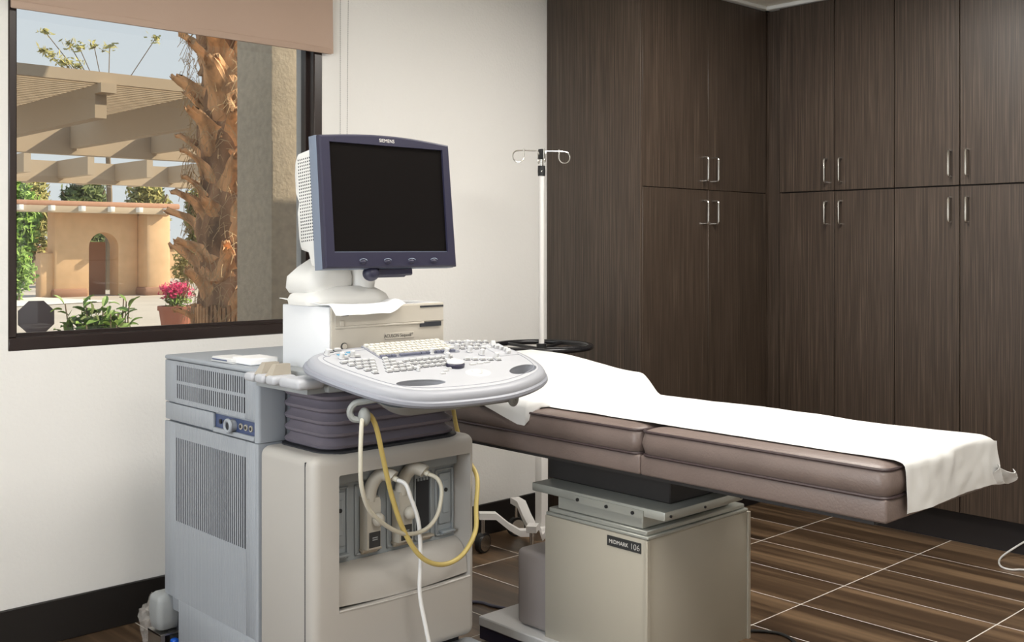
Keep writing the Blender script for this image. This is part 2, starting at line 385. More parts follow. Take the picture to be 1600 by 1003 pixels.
for x0, x1, y in ((2.560, 2.558, 3.775), (2.597, 2.584, 3.768)):
    ch.tube([(x0, y, 2.60), (x1, y, 1.45)], .0009, 5)
    for k in range(128):
        t = k / 127; c = (x0 + (x1 - x0) * t, y, 2.60 - 1.15 * t)
        ch.lathe([(.0004, -.0024), (.0022, 0), (.0004, .0024)], c, 6)
obj('bead_chain', ch, 'bead', rb)['kind'] = 'stuff'

# ------------------------------------------------------------------ cupboards
def pull(axis, p, z0, z1):
    """D-shaped pull; axis = outward direction"""
    a = Vector(axis); p = Vector(p); pts = []
    for s, z in ((0, z0), (1, z1)): pass
    path = [p + Vector((0, 0, z0)), p + a * .022 + Vector((0, 0, z0)), p + a * .030 + Vector((0, 0, z0 + .003)), p + a * .033 + Vector((0, 0, z0 + .012)),
            p + a * .033 + Vector((0, 0, z1 - .012)), p + a * .030 + Vector((0, 0, z1 - .003)), p + a * .022 + Vector((0, 0, z1)), p + Vector((0, 0, z1))]
    return B().tube(path, .0048, 8)
def door(parent, axis, lo, hi, hp, hz):
    d = obj('door', B().box(lo, hi, .0012, 1), 'veneer', parent)
    obj('handle', pull(axis, (hp[0], hp[1], 0), *hz), 'chrome', d); return d
ZS = 1.660
UH, LH = (1.703, 1.822), (1.492, 1.606)
def unit(name, base, label):
    return thing(name, base, label, 'cupboard', 'tall fitted cupboards')
# cupboard with its side panel against the window wall
lu = unit('tall_cupboard', (4.34, 3.5, 0), 'wide tall dark veneer cupboard with exposed side panel, behind the drip stand')
obj('carcass', B().box((3.842, 3.216, .157), (4.861, 3.80, 2.626)), 'cabinet_inside', lu)
obj('side_panel', B().box((3.824, 3.192, 0), (3.841, 3.802, 2.627), .0022, 2), 'veneer', lu)
obj('kick_board', B().box((3.842, 3.268, 0), (4.933, 3.285, .155)), 'kick', lu)
for x0, x1, s in ((3.8435, 4.348, 1), (4.351, 4.8605, -1)):
    hx = 4.3495 - s * .042
    door(lu, (0, -1, 0), (x0, 3.194, .157), (x1, 3.2145, ZS - .0015), (hx, 3.194), LH)
    door(lu, (0, -1, 0), (x0, 3.194, ZS + .0015), (x1, 3.2145, 2.625), (hx, 3.194), UH)
obj('filler_panel', B().box((4.8615, 3.222, 0.157), (4.90, 3.240, 2.626)).box((4.884, 3.110, 0.157), (4.902, 3.222, 2.626)), 'veneer', lu)
DX = 4.855
def right_unit(y0, y1, base, label):
    u = unit('tall_cupboard', base, label); m = (y0 + y1) / 2
    obj('carcass', B().box((DX + .022, y0 + .0005, .157), (5.48, y1 - .0005, 2.626)), 'cabinet_inside', u)
    obj('kick_board', B().box((4.933, y0, 0), (4.95, y1, .155)), 'kick', u)
    for a, c, s in ((y0 + .0018, m - .0018, -1), (m + .0018, y1 - .0018, 1)):
        hy = m + s * .040
        door(u, (-1, 0, 0), (DX, a, .157), (DX + .0205, c, ZS - .003), (DX, hy), LH)
        door(u, (-1, 0, 0), (DX, a, ZS + .003), (DX + .0205, c, 2.625), (DX, hy), UH)
    return u
right_unit(2.472, 3.108, (5.17, 2.79, 0), 'narrow tall dark veneer cupboard next to the corner of the room')
right_unit(1.836, 2.472, (5.17, 2.15, 0), 'narrow tall dark veneer cupboard farthest from the corner, beyond the table foot')

# ------------------------------------------------------------------ drip stand
IVX, IVY = 3.415, 3.43
iv = thing('drip_stand', (IVX, IVY, 0), 'white wheeled drip stand with black ring beside the dark cupboard', 'drip stand')
obj('pole', B().cyl((IVX, IVY, .09), (IVX, IVY, 1.70), .0125, n=14), 'white_paint', iv)
obj('lower_post', B().box((IVX - .022, IVY - .022, .055), (IVX + .022, IVY + .022, .60), .006, 2), 'white_paint', iv)
obj('inner_pole', B().cyl((IVX, IVY, 1.69), (IVX, IVY, 1.79), .0085, n=12), 'chrome', iv)
co = obj('collar', B().lathe([(.001, 0), (.0165, 0), (.0175, .02), (.0165, .046), (.001, .046)], (IVX, IVY, 1.70), 16), 'rubber', iv)
obj('rivet', B().sphere((IVX - .012, IVY - .0125, 1.72), .004, u=8, v=6), 'chrome', co)
rt = Vector((0.7279, -0.6857, 0)); fw = Vector((0.6857, 0.7279, 0)); c0 = Vector((IVX, IVY, 0))
def hookpts(s, d):
    q = lambda a, z: c0 + d * (s * a) + Vector((0, 0, z))
    pts = [q(.0, 1.742 if 0 else 1.765), q(.012, 1.80), q(.020, 1.812), q(.05, 1.813), q(.098, 1.813)]
    for k in range(1, 11): t = R(90 - 30 * k); pts.append(q(.110 + .0265 * math.cos(t), 1.7865 + .0265 * math.sin(t)))
    pts[-1] = q(.084, 1.806); pts.append(q(.084, 1.822)); return pts
hd = (rt * 0.96 + fw * 0.28).normalized(); hd2 = (fw * .96 - rt * .28).normalized()
for d in (hd, hd2):
    for s in (1, -1): obj('hook', B().tube(spline(hookpts(s, d if d is hd else d * .42), 3), .0028, 7), 'chrome', iv)
obj('hook_block', B().box((IVX - .012, IVY - .012, 1.775), (IVX + .012, IVY + .012, 1.822), .003, 1), 'rubber', iv)
ring = B().tube([(IVX + .225 * math.cos(2 * math.pi * k / 40), IVY + .225 * math.sin(2 * math.pi * k / 40), .927) for k in range(40)], .0125, 10, closed=True)
rg = obj('ring_handle', ring, 'black_gloss', iv)
for k in range(5):
    t = R(20 + 72 * k); obj('spoke', B().cyl((IVX + .012 * math.cos(t), IVY + .012 * math.sin(t), .915), (IVX + .222 * math.cos(t), IVY + .222 * math.sin(t), .925), .0075, n=8), 'black_gloss', rg)
obj('ring_hub', B().cyl((IVX, IVY, .89), (IVX, IVY, .94), .023), 'rubber', rg)
obj('base_hub', B().box((IVX - .035, IVY - .035, .075), (IVX + .035, IVY + .035, .115), .01, 2), 'white_paint', iv)
for k in range(5):
    ang = math.atan2(.17, -.235) + R(72) * k; d = Vector((math.cos(ang), math.sin(ang), 0)); s = Vector((-d.y, d.x, 0))
    prof = [(0.0, .082), (.10, .085), (.15, .115), (.21, .165), (.285, .168)]
    rings = []
    for r_, z in prof: p = c0 + d * r_ + Vector((0, 0, z)); rings.append([p + s * .022 - Vector((0, 0, .014)), p - s * .022 - Vector((0, 0, .014)), p - s * .022 + Vector((0, 0, .014)), p + s * .022 + Vector((0, 0, .014))])
    lg = obj('leg', B().loft(rings), 'white_paint', iv, angle=50)
    c = c0 + d * .268 + Vector((0, 0, .045)); ca = Vector((-math.sin(ang + .8 + k), math.cos(ang + .8 + k), 0))
    obj('caster', B().cyl(c - ca * .012, c + ca * .012, .045, n=20), 'rubber', lg)
    obj('caster_hood', B().cyl(c - ca * .017, c - ca * .0122, .036, n=18).cyl(c + ca * .0122, c + ca * .017, .036, n=18).cyl(c + Vector((0, 0, .04)), c + Vector((0, 0, .112)), .010, n=10), 'chrome', lg)

# ------------------------------------------------------------------ exam table
EX0, EX1, EY0, EYJ, EY1 = 2.42, 3.02, 1.25, 2.025, 2.96
et = thing('exam_table', (2.76, 2.28, 0), 'taupe vinyl exam table on a beige pedestal', 'exam table')
def cushion(y0, y1, z0=.768, z1=.838):
    cx, cy = (EX0 + EX1) / 2, (y0 + y1) / 2; hx, hy = (EX1 - EX0) / 2, (y1 - y0) / 2; rings = []
    for z, ins, in ((z0, .010), (z0 + .006, .003), (z0 + .035, -.004), (z1 - .004, .003), (z1, .006), (z1 + .007, .022), (z1 + .011, .06), (z1 + .013, .14)):
        rings.append([(cx + px, cy + py, z) for px, py in rrect(-hx + ins, hx - ins, -hy + ins, hy - ins, max(.03 - ins * .2, .01), 5)])
    return B().loft(rings)
def pipe_loop(y0, y1, z, r=.0042, ins=.002):
    return B().tube([(x, y, z) for x, y in rrect(EX0 + ins, EX1 - ins, y0 + ins, y1 - ins, .03, 5)], r, 6, closed=True)
for y0, y1, n in ((EY0, EYJ - .002, 'leg_cushion'), (EYJ + .002, EY1, 'back_cushion')):
    cu = obj(n, cushion(y0, y1), 'vinyl', et, angle=60)
    obj('piping', pipe_loop(y0, y1, .838), 'piping', cu); obj('piping', pipe_loop(y0, y1, .769), 'piping', cu)
for y0, y1, n in ((EY0 + .004, EYJ - .0005, 'leg_pan'), (EYJ + .0005, EY1 - .004, 'back_pan')):
    obj(n, B().box((EX0 + .004, y0, .708), (EX1 - .004, y1, .767), .007, 3), 'vinyl', et)
obj('under_board', B().box((EX0 + .03, EY0 + .05, .694), (EX1 - .03, EY1 - .05, .709)), 'table_dark', et)
obj('column_boot', B().box((2.592, 2.045, .590), (2.91, 2.572, .696), .004, 1), 'table_dark', et)
sp_ = obj('slide_plate', B().box((2.503, 1.995, .561), (2.905, 2.560, .589), .004, 2), 'table_metal', et)
obj('guide_rail', B().box((2.499, 2.075, .556), (2.503, 2.360, .580)), 'table_metal', sp_)
for y in (2.345, 2.222, 2.115): obj('bolt', B().cyl((2.494, y, .568), (2.4992, y, .568), .0055, n=10), 'rubber', sp_)
for x in (2.53, 2.70, 2.89): obj('bolt', B().cyl((x, 1.991, .573), (x, 1.9952, .573), .004, n=10), 'rubber', sp_)
obj('riser', B().box((2.515, 2.09, .519), (2.965, 2.45, .560), .003, 1), 'table_metal', et)
obj('skirt_trim', B().box((2.508, 2.068, .503), (3.02, 2.485, .518), .003, 1).box((2.503, 2.060, .492), (3.03, 2.495, .503), .003, 1), 'table_metal', et)
pd = obj('pedestal', B().box((2.505, 2.066, .062), (3.04, 2.502, .492), .006, 2), 'table_beige', et)
obj('corner_strip', B().box((2.500, 2.060, .062), (2.516, 2.072, .490), .002, 1), 'table_beige', pd); obj('corner_strip', B().box((3.030, 2.060, .062), (3.045, 2.072, .490), .002, 1), 'table_beige', pd)
np_ = obj('name_plate', B().box((2.5025, 2.086, .4465), (2.5055, 2.224, .4785), .001, 1), 'ink', pd)
Mt = frame((2.5022, 2.176, .4615), (0, -1, 0), (0, 0, 1))
obj('lettering', text('MIDMARK', .0170, Mt, .0003, 0.0, 1.05), 'ink_light', pd)
obj('model_number', text('106', .026, frame((2.5022, 2.110, .4615), (0, -1, 0), (0, 0, 1)), .0003, -.0004), 'ink_light', pd)
obj('motor_cover', B().box((2.520, 2.50, .088), (2.95, 2.655, .348), .02, 3), 'table_taupe', et)
obj('base_plate', B().box((2.475, 2.085, .052), (3.00, 2.80, .086), .004, 1), 'table_white', et)
obj('shaded_base_side', B().box((2.479, 2.089, .008), (2.996, 2.796, .052)), 'navy', et)  # navy colour stands in for the shadow on the base plate's side
for x, y in ((2.96, 2.12), (2.51, 2.12), (2.51, 2.75), (2.96, 2.75)): obj('foot', B().cyl((x, y, 0), (x, y, .02), .018), 'rubber', et)

# paper cover
def smooth(a, b, x): t = min(1, max(0, (x - a) / (b - a))); return t * t * (3 - 2 * t)
def paper(u, v):
    # v along the table: 0 = hem below foot end; u across: 0 = near side
    s = v * 1.94 - .125                       # arc length from the foot edge
    x = 2.488 + u * .519
    if s < 0:
        y = EY0 - .010 - .006 * math.sin(u * 7); z = .852 + s; y -= .012 * math.sin(min(1, -s / .125) * 1.5) * (0.4 + u * .8)
    else:
        y = EY0 - .006 + s; z = .8545 + .0025 * math.sin(y * 9 + u * 3) * u
        if s < .03: z -= (1 - s / .03) ** 2 * .006
    up = smooth(2.40, 2.50, y)
    k = min(1, max(0, u / .4)); k = k * (2 - k)
    z += up * (.068 + .045 * smooth(2.5, 2.95, y)) * k
    n = noise.noise(Vector((x * 6, y * 6, z * 6))) * .004 + noise.noise(Vector((x * 19, y * 19, z * 19))) * (.0045 if s < 0 else .0012)
    if s < 0: y -= abs(n) * 2
    else: z += max(-.0008, n * .6)
    if u < .12:                               # flap that slips over the near edge at the head end
        fl_ = smooth(2.475, 2.495, y) * max(0, 1 - max(0, y - 2.51) / .24); q = 1 - u / .12
        fl_ = min(1, fl_ * 1.1)
        xe = 2.4095; fs = min(1, fl_ * 10)
        xn = 2.488 + (xe - 2.488) * fs
        x = 2.5503 + (xn - 2.5503) * min(1, q / .55) if fs > 0 else x
        if fs > 0 and q > .55: z -= (q - .55) / .45 * .058 * fl_
    z -= .012 * smooth(.97, 1, u) * (1 if s > 0 else 0)
    return (x, y, z)
pp = obj('paper_cover', B().grid(paper, 50, 170).thicken(.0008), 'paper', base=(2.73, 2.1, .85), angle=80)
tag(pp, 'white paper sheet rolled out over the exam table', 'paper sheet')
def scrap(u, v):
    y = 1.238 - .03 * u - .02 * v; return (2.965 + .075 * u, y + .012 * math.sin(u * 9 + v * 5), .752 + .055 * (v - .5) * (1 - .4 * u) - .012 * u + .01 * math.sin(u * 8) * (v - .3))
obj('torn_corner', B().grid(scrap, 12, 8).thicken(.0012), 'paper', pp)

# ------------------------------------------------------------------ ultrasound machine
um = thing('ultrasound_machine', (1.90, 2.94, 0), 'grey ultrasound scanner cart with dark monitor and control panel', 'ultrasound machine')
X0, X1, YF, YU, YR = 1.600, 2.190, 2.488, 2.785, 3.395
# rear cabinet body
obj('body', B().box((X0 + .012, YU + .01, .17), (X1, YR, .800), .006, 2), 'side_grey', um)
obj('upper_body', B().box((X0 + .0125, YU + .004, .800), (X1, YR - .002, 1.005), .006, 2), 'side_grey', um)
obj('top_cover', B().box((X0 - .001, YU - .002, 1.004), (X1 + .002, YR, 1.019), .007, 3), 'side_grey', um)
def side_panel(name, y0, y1, z0, z1, rows, yy0, yy1, nslot, corner):
    """louvred panel: strips and slats before a dark backing"""
    b = B(); xa, xb = X0, X0 + .0115
    zs = [z0] + [z for r_ in rows for z in r_] + [z1]
    b.box((xa, yy1, z0), (xb, y1, z1), .003, 2); b.box((xa, y0, z0), (xb, yy0, z1), .003, 2)
    for k in range(0, len(zs), 2): b.box((xa, yy0 - .003, zs[k]), (xb, yy1 + .003, zs[k + 1]))
    p = obj(name, b, 'side_grey_ribbed', um)
    g = B(); pit = (yy1 - yy0) / nslot
    for za, zb in rows:
        for k in range(nslot): g.box((xa + .0003, yy0 + pit * (k + .52), za), (xa + .0013, yy0 + pit * (k + 1), zb))
    obj('louvre', g, 'side_grey', p)['kind'] = 'stuff'
    k = B()
    for za, zb in rows: k.box((xa + .0012, yy0, za), (xb + .0008, yy1, zb))
    obj('louvre_backing', k, 'slot_dark', p); return p
side_panel('upper_side_panel', 2.800, 3.392, .866, 1.003, ((.882, .930), (.940, .990)), 2.862, 3.312, 33, True)
obj('corner_post', B().box((X0 - .0005, YU - .001, .802), (X0 + .10, 2.812, 1.004), .012, 4, edges='z'), 'side_grey', um)
# control strip
cs = obj('control_strip', B().box((X0 + .001, 3.06, .806), (X0 + .0115, 3.392, .862), .003, 2), 'side_grey_ribbed', um)
ci = obj('control_inset', B().box((X0 + .0095, 2.815, .818), (X0 + .0122, 3.058, .858)), 'control_blue', um, label='blue inset with round sockets')
obj('strip_lip', B().box((X0 + .001, 2.812, .803), (X0 + .0115, 3.062, .8175), .002, 1), 'side_grey', um)
for y, rr in ((3.024, .0075), (3.000, .0075), (2.976, .0075), (2.898, .0095), (2.868, .0095), (2.838, .0095)):
    so = obj('socket', B().cyl((X0 + .0055, y, .838), (X0 + .0098, y, .838), rr, n=14), 'connector' if rr > .008 else 'rubber', ci)
    obj('socket_hole', B().cyl((X0 + .0045, y, .838), (X0 + .0056, y, .838), rr * .6, n=12), 'rubber', so)
kn = obj('large_socket', B().tube([(X0 - .012, 2.942 + .0175 * math.cos(2 * math.pi * k / 20), .836 + .0175 * math.sin(2 * math.pi * k / 20)) for k in range(20)], .0058, 8, closed=True).cyl((X0 - .012, 2.942, .836), (X0 + .0098, 2.942, .836), .018, n=18), 'side_grey', ci)
obj('socket_hole', B().cyl((X0 - .0135, 2.942, .836), (X0 - .0119, 2.942, .836), .0115, n=16), 'slot_dark', kn)
side_panel('lower_side_panel', 2.800, 3.394, .222, .800, ((.478, .752),), 2.858, 3.318, 36, True)
obj('lower_skirt_panel', B().box((X0, 2.800, .075), (X0 + .0115, 3.295, .2225), .003, 2), 'side_grey_ribbed', um)
obj('lower_corner_post', B().box((X0 - .0005, 2.7865, .075), (X0 + .10, 2.803, .800), .006, 3, edges='z'), 'side_grey', um)
# chassis + casters
obj('chassis', B().box((X0 + .03, YF + .06, .085), (X1 - .02, YR - .01, .172)), 'slot_dark', um)
def caster(x, y, r_=.07):
    c = obj('caster', B().cyl((x - .018, y, r_), (x + .018, y, r_), r_, n=24), 'rubber', um)
    obj('caster_hub', B().cyl((x - .024, y, r_), (x + .024, y, r_), r_ * .45, n=16), 'connector', c)
    obj('fork', B().box((x - .032, y - .025, r_ - .01), (x - .026, y + .04, r_ * 2 + .02)).box((x + .026, y - .025, r_ - .01), (x + .032, y + .04, r_ * 2 + .02)).box((x - .032, y - .02, r_ * 2 + .004), (x + .032, y + .04, r_ * 2 + .02)), 'brushed', c); return c
for x, y in ((X1 - .05, YR - .06), (X0 + .07, YF + .14), (X1 - .05, YF + .14)): caster(x, y)
# rear left corner bumper over its caster
bx, by = 1.606, 3.398
bump_ = B().loft([[(bx + px, by + py, z) for px, py in rrect(-hw, hw, -hw * .9, hw * 1.05, hw * .45, 6)] for z, hw in ((.105, .032), (.110, .039), (.135, .0425), (.168, .0445), (.20, .043), (.214, .040), (.223, .030), (.225, .018))])
obj('corner_bumper', bump_, 'under_grey', um, angle=60)
cb = obj('caster', B().cyl((bx - .006, by, .055), (bx + .030, by, .055), .055, n=24), 'rubber', um)
obj('caster_fork', B().box((bx - .040, by - .045, .05), (bx - .036, by + .05, .097)).box((bx + .04, by - .045, .05), (bx + .044, by + .05, .097)).box((bx - .04, by - .045, .092), (bx + .044, by + .05, .0985)).box((bx - .04, by - .048, .05), (bx - .026, by - .043, .097)).box((bx + .030, by - .048, .05), (bx + .044, by - .043, .097)), 'brushed', cb)
obj('brake_pedal', B().box((bx - .010, by - .075, .03), (bx + .016, by - .045, .082), .009, 3), 'blue', cb, label='bright blue brake pedal')

# front module with socket recess
fm = B().box((X0 - .002, YF, .176), (X1, YU - .004, .800), .028, 5)
rec = B().box((1.683, YF - .05, .362), (2.167, 2.575, .742), .004, 1)
fmo = cut(fm, [rec, B().box((X0 - .01, 2.5265, .15), (X0 + .003, 2.5292, .81))])
fmo_ = obj('front_cover', fmo, 'front_grey', um, angle=30)
obj('cover_seam', B().box((X0 - .0024, 2.5262, .20), (X0 + .0015, 2.5298, .785)), 'slot_dark', fmo_)
PY = 2.570
pan = B().box((1.684, PY - .003, .47), (2.166, PY + .004, .741))
sk = obj('socket_panel', pan, 'socket_grey', um)
obj('panel_head', B().box((1.684, PY - .022, .700), (2.166, PY - .003, .741), .006, 2), 'socket_grey', sk)
slots = [(1.700, 1.765), (1.787, 1.877), (1.902, 1.993), (2.006, 2.075), (2.088, 2.160)]
for k, (a, c) in enumerate(slots):
    fr = B().box((a, PY - .0085, .482), (a + .007, PY - .003, .690), .002, 1).box((c - .007, PY - .0085, .482), (c, PY - .003, .690), .002, 1).box((a, PY - .0085, .683), (c, PY - .003, .690), .002, 1).box((a, PY - .0085, .482), (c, PY - .003, .489), .002, 1)
    so = obj('probe_socket', fr, 'socket_grey', sk)
    if k == 3:
        obj('slot_opening', B().box((a + .010, PY - .005, .510), (c - .010, PY - .0025, .672)), 'slot_dark', so)
        tee = B()
        for q in range(4):
            y_ = a + .016 + q * .0115; tee.cyl((y_, PY - .005, .664), (y_, PY - .005, .672), .004, n=8); tee.cyl((y_, PY - .005, .509), (y_, PY - .005, .517), .004, n=8)
        obj('slot_teeth', tee, 'socket_grey', so)['kind'] = 'stuff'
    if k in (0, 4):
        cp = obj('socket_cover', B().box((a + .013, PY - .012, .520), (c - .013, PY - .003, .676), .003, 2), 'socket_grey', so)
        obj('inner_cover', B().box((a + .024, PY - .016, .552), (c - .024, PY - .0121, .655), .002, 1), 'socket_grey', cp)
        obj('screw', B().cyl((.5 * (a + c) - .002, PY - .019, .625), (.5 * (a + c) - .002, PY - .0158, .625), .0062, n=12), 'rubber', cp)
    obj('latch', B().box((a + .016, PY - .028, .492), (c - .006, PY - .003, .500), .003, 2).box((a + .02, PY - .016, .483), (c - .012, PY - .003, .493), .003, 1), 'latch' if 0 < k < 4 else 'socket_grey', so)
# convex scoop under the sockets
def scoop(u, v):
    x = 1.685 + .48 * u; t = v * math.pi / 2
    return (x, 2.568 - .066 * math.sin(t) - .004 * math.sin(u * math.pi), .372 + .100 * math.cos(t) ** 0.8 - .008 * math.sin(u * math.pi) * v)
obj('scoop_ledge', B().grid(scoop, 24, 12).thicken(.004), 'front_grey', um, angle=60)
obj('scoop_lip', B().tube([(1.684 + .482 * u / 20, YF + .002, .362 - .006 * math.sin(math.pi * u / 20)) for u in range(21)], .004, 6), 'front_grey', um)
obj('foot_rest', B().box((X0 + .01, 2.40, .085), (X1 + .03, 2.56, .150), .02, 3), 'side_grey', um)

# bellows
bel = []
NB = 5
for k in range(NB * 4 + 1):
    z = .801 + (.975 - .801) * k / (NB * 4); ph = k % 4; ins = {0: .020, 1: .004, 2: 0.0, 3: .014}[ph]
    bel.append([(px, py, z) for px, py in rrect(1.662 + ins, 2.146 - ins, 2.512 + ins, 2.782 - ins * .2, .055, 6)])
be = obj('bellows', B().loft(bel), 'bellows', um, angle=25)
obj('bellows_base', B().loft([[(px, py, z) for px, py in rrect(1.652, 2.156, 2.504, 2.783, .06, 6)] for z in (.796, .8035)]), 'slot_dark', be)
# riser platform + underside of console
obj('riser_platform', B().box((1.655, 2.50, .972), (2.17, 2.90, 1.022), .01, 2), 'under_grey', um)

# control console: tilted deck, local u = x, v = up the slope, w = normal
TH = math.atan(.3); KM = frame((0, 2.25, 1.0), (1, 0, 0), (0, math.cos(TH), math.sin(TH)))
outl = [(1.588, .212), (1.628, .108), (1.688, .012), (1.772, -.040), (1.905, -.058), (2.065, -.056), (2.200, -.022), (2.290, .030), (2.322, .105), (2.318, .185), (2.280, .262), (2.210, .305), (2.10, .322), (1.90, .325), (1.76, .322), (1.665, .308), (1.600, .275)]
ol = spline([(x, y, 0) for x, y in outl], 6, closed=True)
cen = Vector((1.945, .13, 0))
def off(d, z):
    out = []; N = len(ol)
    for i, p in enumerate(ol):
        t = (ol[(i + 1) % N] - ol[i - 1]).normalized(); nrm = Vector((t.y, -t.x, 0)); q = p - nrm * d; out.append((q.x, q.y, z))
    return out
deck = B().loft([off(.030, -.050), off(.010, -.046), off(.001, -.036), off(-.002, -.024), off(0, -.012), off(.008, -.003), off(.020, .0005), off(.03, .0)])
def hole(cx, cy, rx, ry, a=0):
    b_ = B(); ca, sa = math.cos(a), math.sin(a)
    b_.loft([[(cx + f * (rx * math.cos(2 * math.pi * k / 32) * ca - ry * math.sin(2 * math.pi * k / 32) * sa), cy + f * (rx * math.cos(2 * math.pi * k / 32) * sa + ry * math.sin(2 * math.pi * k / 32) * ca), z) for k in range(32)] for z, f in ((.02, 1.12), (-.002, 1.0), (-.06, .92))]); return b_
deck = cut(deck, [hole(1.807, .030, .078, .0215, R(-6)), hole(2.205, .045, .066, .025, R(16))])
ko = obj('console_deck', deck.xf(KM), 'console_grey', um, angle=50)
dp = cut(B().loft([off(.026, -.003), off(.026, .0010), off(.029, .0018)]), [hole(1.807, .030, .078, .0215, R(-6)), hole(2.205, .045, .066, .025, R(16))])
obj('deck_panel', dp.xf(KM), 'deck_grey', ko, angle=30)
obj('console_rim', B().tube([Vector(p) for p in off(-.0005, -.030)], .0105, 8, closed=True).xf(KM), 'rim_grey', ko)
obj('console_seam', B().tube([Vector(p) for p in off(.004, -.0405)], .0028, 6, closed=True).xf(KM), 'slot_dark', ko)
obj('panel_groove', B().tube([Vector(p) for p in off(.040, .0020)], .0012, 5, closed=True).xf(KM), 'rim_grey', ko)
pan2 = B().loft([[(x, y, z) for x, y in rrect(x0, x1, y0, y1, .05, 5)] for z, x0, x1, y0, y1 in ((-.100, 1.80, 2.16, .06, .25), (-.088, 1.74, 2.20, .02, .27), (-.046, 1.68, 2.25, -.01, .29))]).xf(KM)
obj('console_underside', pan2, 'under_grey', ko)
# keys
def keys(specs, hgt=.006):
    b_ = B()
    for x, y, sx, sy in specs:
        b_.loft([[(x + s1 * f, y + s2 * g, z) for s1, s2 in ((-1, -1), (1, -1), (1, 1), (-1, 1))] for z, f, g in ((-.001, sx / 2, sy / 2), (hgt, sx / 2 - .0012, sy / 2 - .0012))])
    return b_.xf(KM)
obj('keyboard_tray', B().loft([[(x, y, z) for x, y in rrect(1.797, 2.093, .208, .312, .006, 3)] for z in (-.001, .0032)]).xf(KM), 'rim_grey', ko)
qk = []
for r_ in range(5):
    for k in range(15): qk.append((1.812 + k * .0187 + (.004 * (r_ % 2)), .302 - r_ * .0165, .0168, .0145))
obj('letter_keys', keys(qk, .0095), 'key_cream', ko)['kind'] = 'stuff'
obj('function_keys', keys([(1.81 + k * .0187, .217, .0165, .012) for k in range(3)] + [(1.955 + k * .0187, .217, .0165, .012) for k in range(7)], .009), 'key_dark', ko)['kind'] = 'stuff'
obj('space_bar', keys([(1.907, .217, .075, .012)], .009), 'key_dark', ko)
obj('blue_strip', keys([(1.700, .262, .032, .010), (1.735, .272, .024, .010)], .0036), 'key_blue', ko)
sk2 = []
for r_ in range(5):
    for k in range(7):
        if (r_ + k) % 6 == 5: continue
        sk2.append((1.668 + k * .0235 + r_ * .012, .205 - r_ * .021, .0165, .0105))
for r_ in range(3):
    for k in range(8): sk2.append((1.862 + k * .0235 - r_ * .006, .178 - r_ * .024, .016, .010))
for r_ in range(3):
    for k in range(6): sk2.append((2.120 + k * .0245, .285 - r_ * .026 - k * .004, .015, .010))
for k in range(5): sk2.append((2.07 + k * .026, .150 - .006 * k, .017, .010))
sk2 += [(1.676, .290, .02, .01), (1.706, .295, .02, .01), (1.69, .235, .02, .01), (1.735, .240, .02, .01)]
obj('key_shadow_plates', keys([(x, y - .0012, a + .004, c + .005) for x, y, a, c in sk2], .0026), 'slot_dark', ko)['kind'] = 'stuff'  # thin dark plates round the small keys, painting the keys' shadows
obj('small_keys', keys(sk2, .0085), 'key_grey', ko)['kind'] = 'stuff'
def knob(x, y, r_=.008, hh=.019):
    b_ = B().lathe([(r_ * 1.1, -.001), (r_ * 1.1, .004), (r_ * .92, .005), (r_ * .85, hh), (r_ * .6, hh + .0015), (.0005, hh + .0015)], (x, y, 0), 14).xf(KM); o = obj('knob', b_, 'key_grey', ko)
    obj('knob_skirt', B().lathe([(r_ * 1.3, -.001), (r_ * 1.3, .0028), (.001, .0028)], (x, y, 0), 14).xf(KM), 'rim_grey', o)
for x, y in ((1.655, .268), (1.682, .236), (1.722, .243), (2.012, .172), (2.035, .205), (2.095, .232), (2.125, .205), (2.150, .175), (2.155, .252), (1.985, .215), (2.178, .140), (1.775, .125), (1.855, .108)):
    small = x in (1.775, 1.855); knob(x, y, .0055 if small else .008, .012 if small else .019)
gl = obj('slider_base', B().box((2.205, .150, 0), (2.280, .245, .005), .002, 1).xf(KM), 'deck_grey', ko)
for k in range(8): obj('slider', B().box((2.235 + .010 * math.sin(k), .154 + k * .0115, .004), (2.252 + .010 * math.sin(k), .162 + k * .0115, .017), .002, 1).xf(KM), 'key_grey', gl)
tb = obj('trackball_guard', B().lathe([(.030, -.001), (.030, .011), (.026, .014), (.020, .0145), (.001, .0145)], (1.994, .112, 0), 28, 1, .72).xf(KM), 'navy', ko)
obj('trackball_cap', B().lathe([(.029, .0120), (.029, .0162), (.024, .0185), (.001, .019)], (1.994, .115, 0), 28, 1, .68).xf(KM), 'key_grey', tb)
obj('select_pad', B().lathe([(.046, -.001), (.046, .001), (.042, .003), (.001, .0045)], (2.035, .055, 0), 32, 1, .62).xf(KM), 'key_grey', ko)
obj('pad_ball', B().sphere((2.030, .055, .0015), .017, (1, 1, .6)).xf(KM), 'key_grey', ko)
obj('pad_buttons', keys([(1.915, .070, .020, .008), (1.937, .085, .020, .008), (1.958, .098, .020, .008), (2.06, .11, .022, .009), (2.09, .112, .022, .009), (2.12, .115, .022, .009)], .006), 'key_grey', ko)['kind'] = 'stuff'
# cable hooks under the console
def cable_hook(p, d, s):
    p = Vector(p); d = Vector(d)
    b_ = B().tube(spline([p - d * .07 + Vector((0, 0, .012)), p, p + d * .035 + Vector((0, 0, -.006)), p + d * .050 + Vector((0, 0, -.026)), p + d * .042 + Vector((0, 0, -.046)), p + d * .018 + Vector((0, 0, -.050))], 5), .009, 8, rad=None)
    h_ = obj('cable_hook', b_, 'hook_grey', um)
    obj('hook_tip', B().sphere(p + d * .008 + Vector((0, 0, -.042)), .019, (.9, .9, 1.35)), 'hook_grey', h_)
cable_hook((1.668, 2.335, .968), (-.72, .55, 0), 1)
cable_hook((2.165, 2.292, .975), (-.55, -.4, 0), 1)
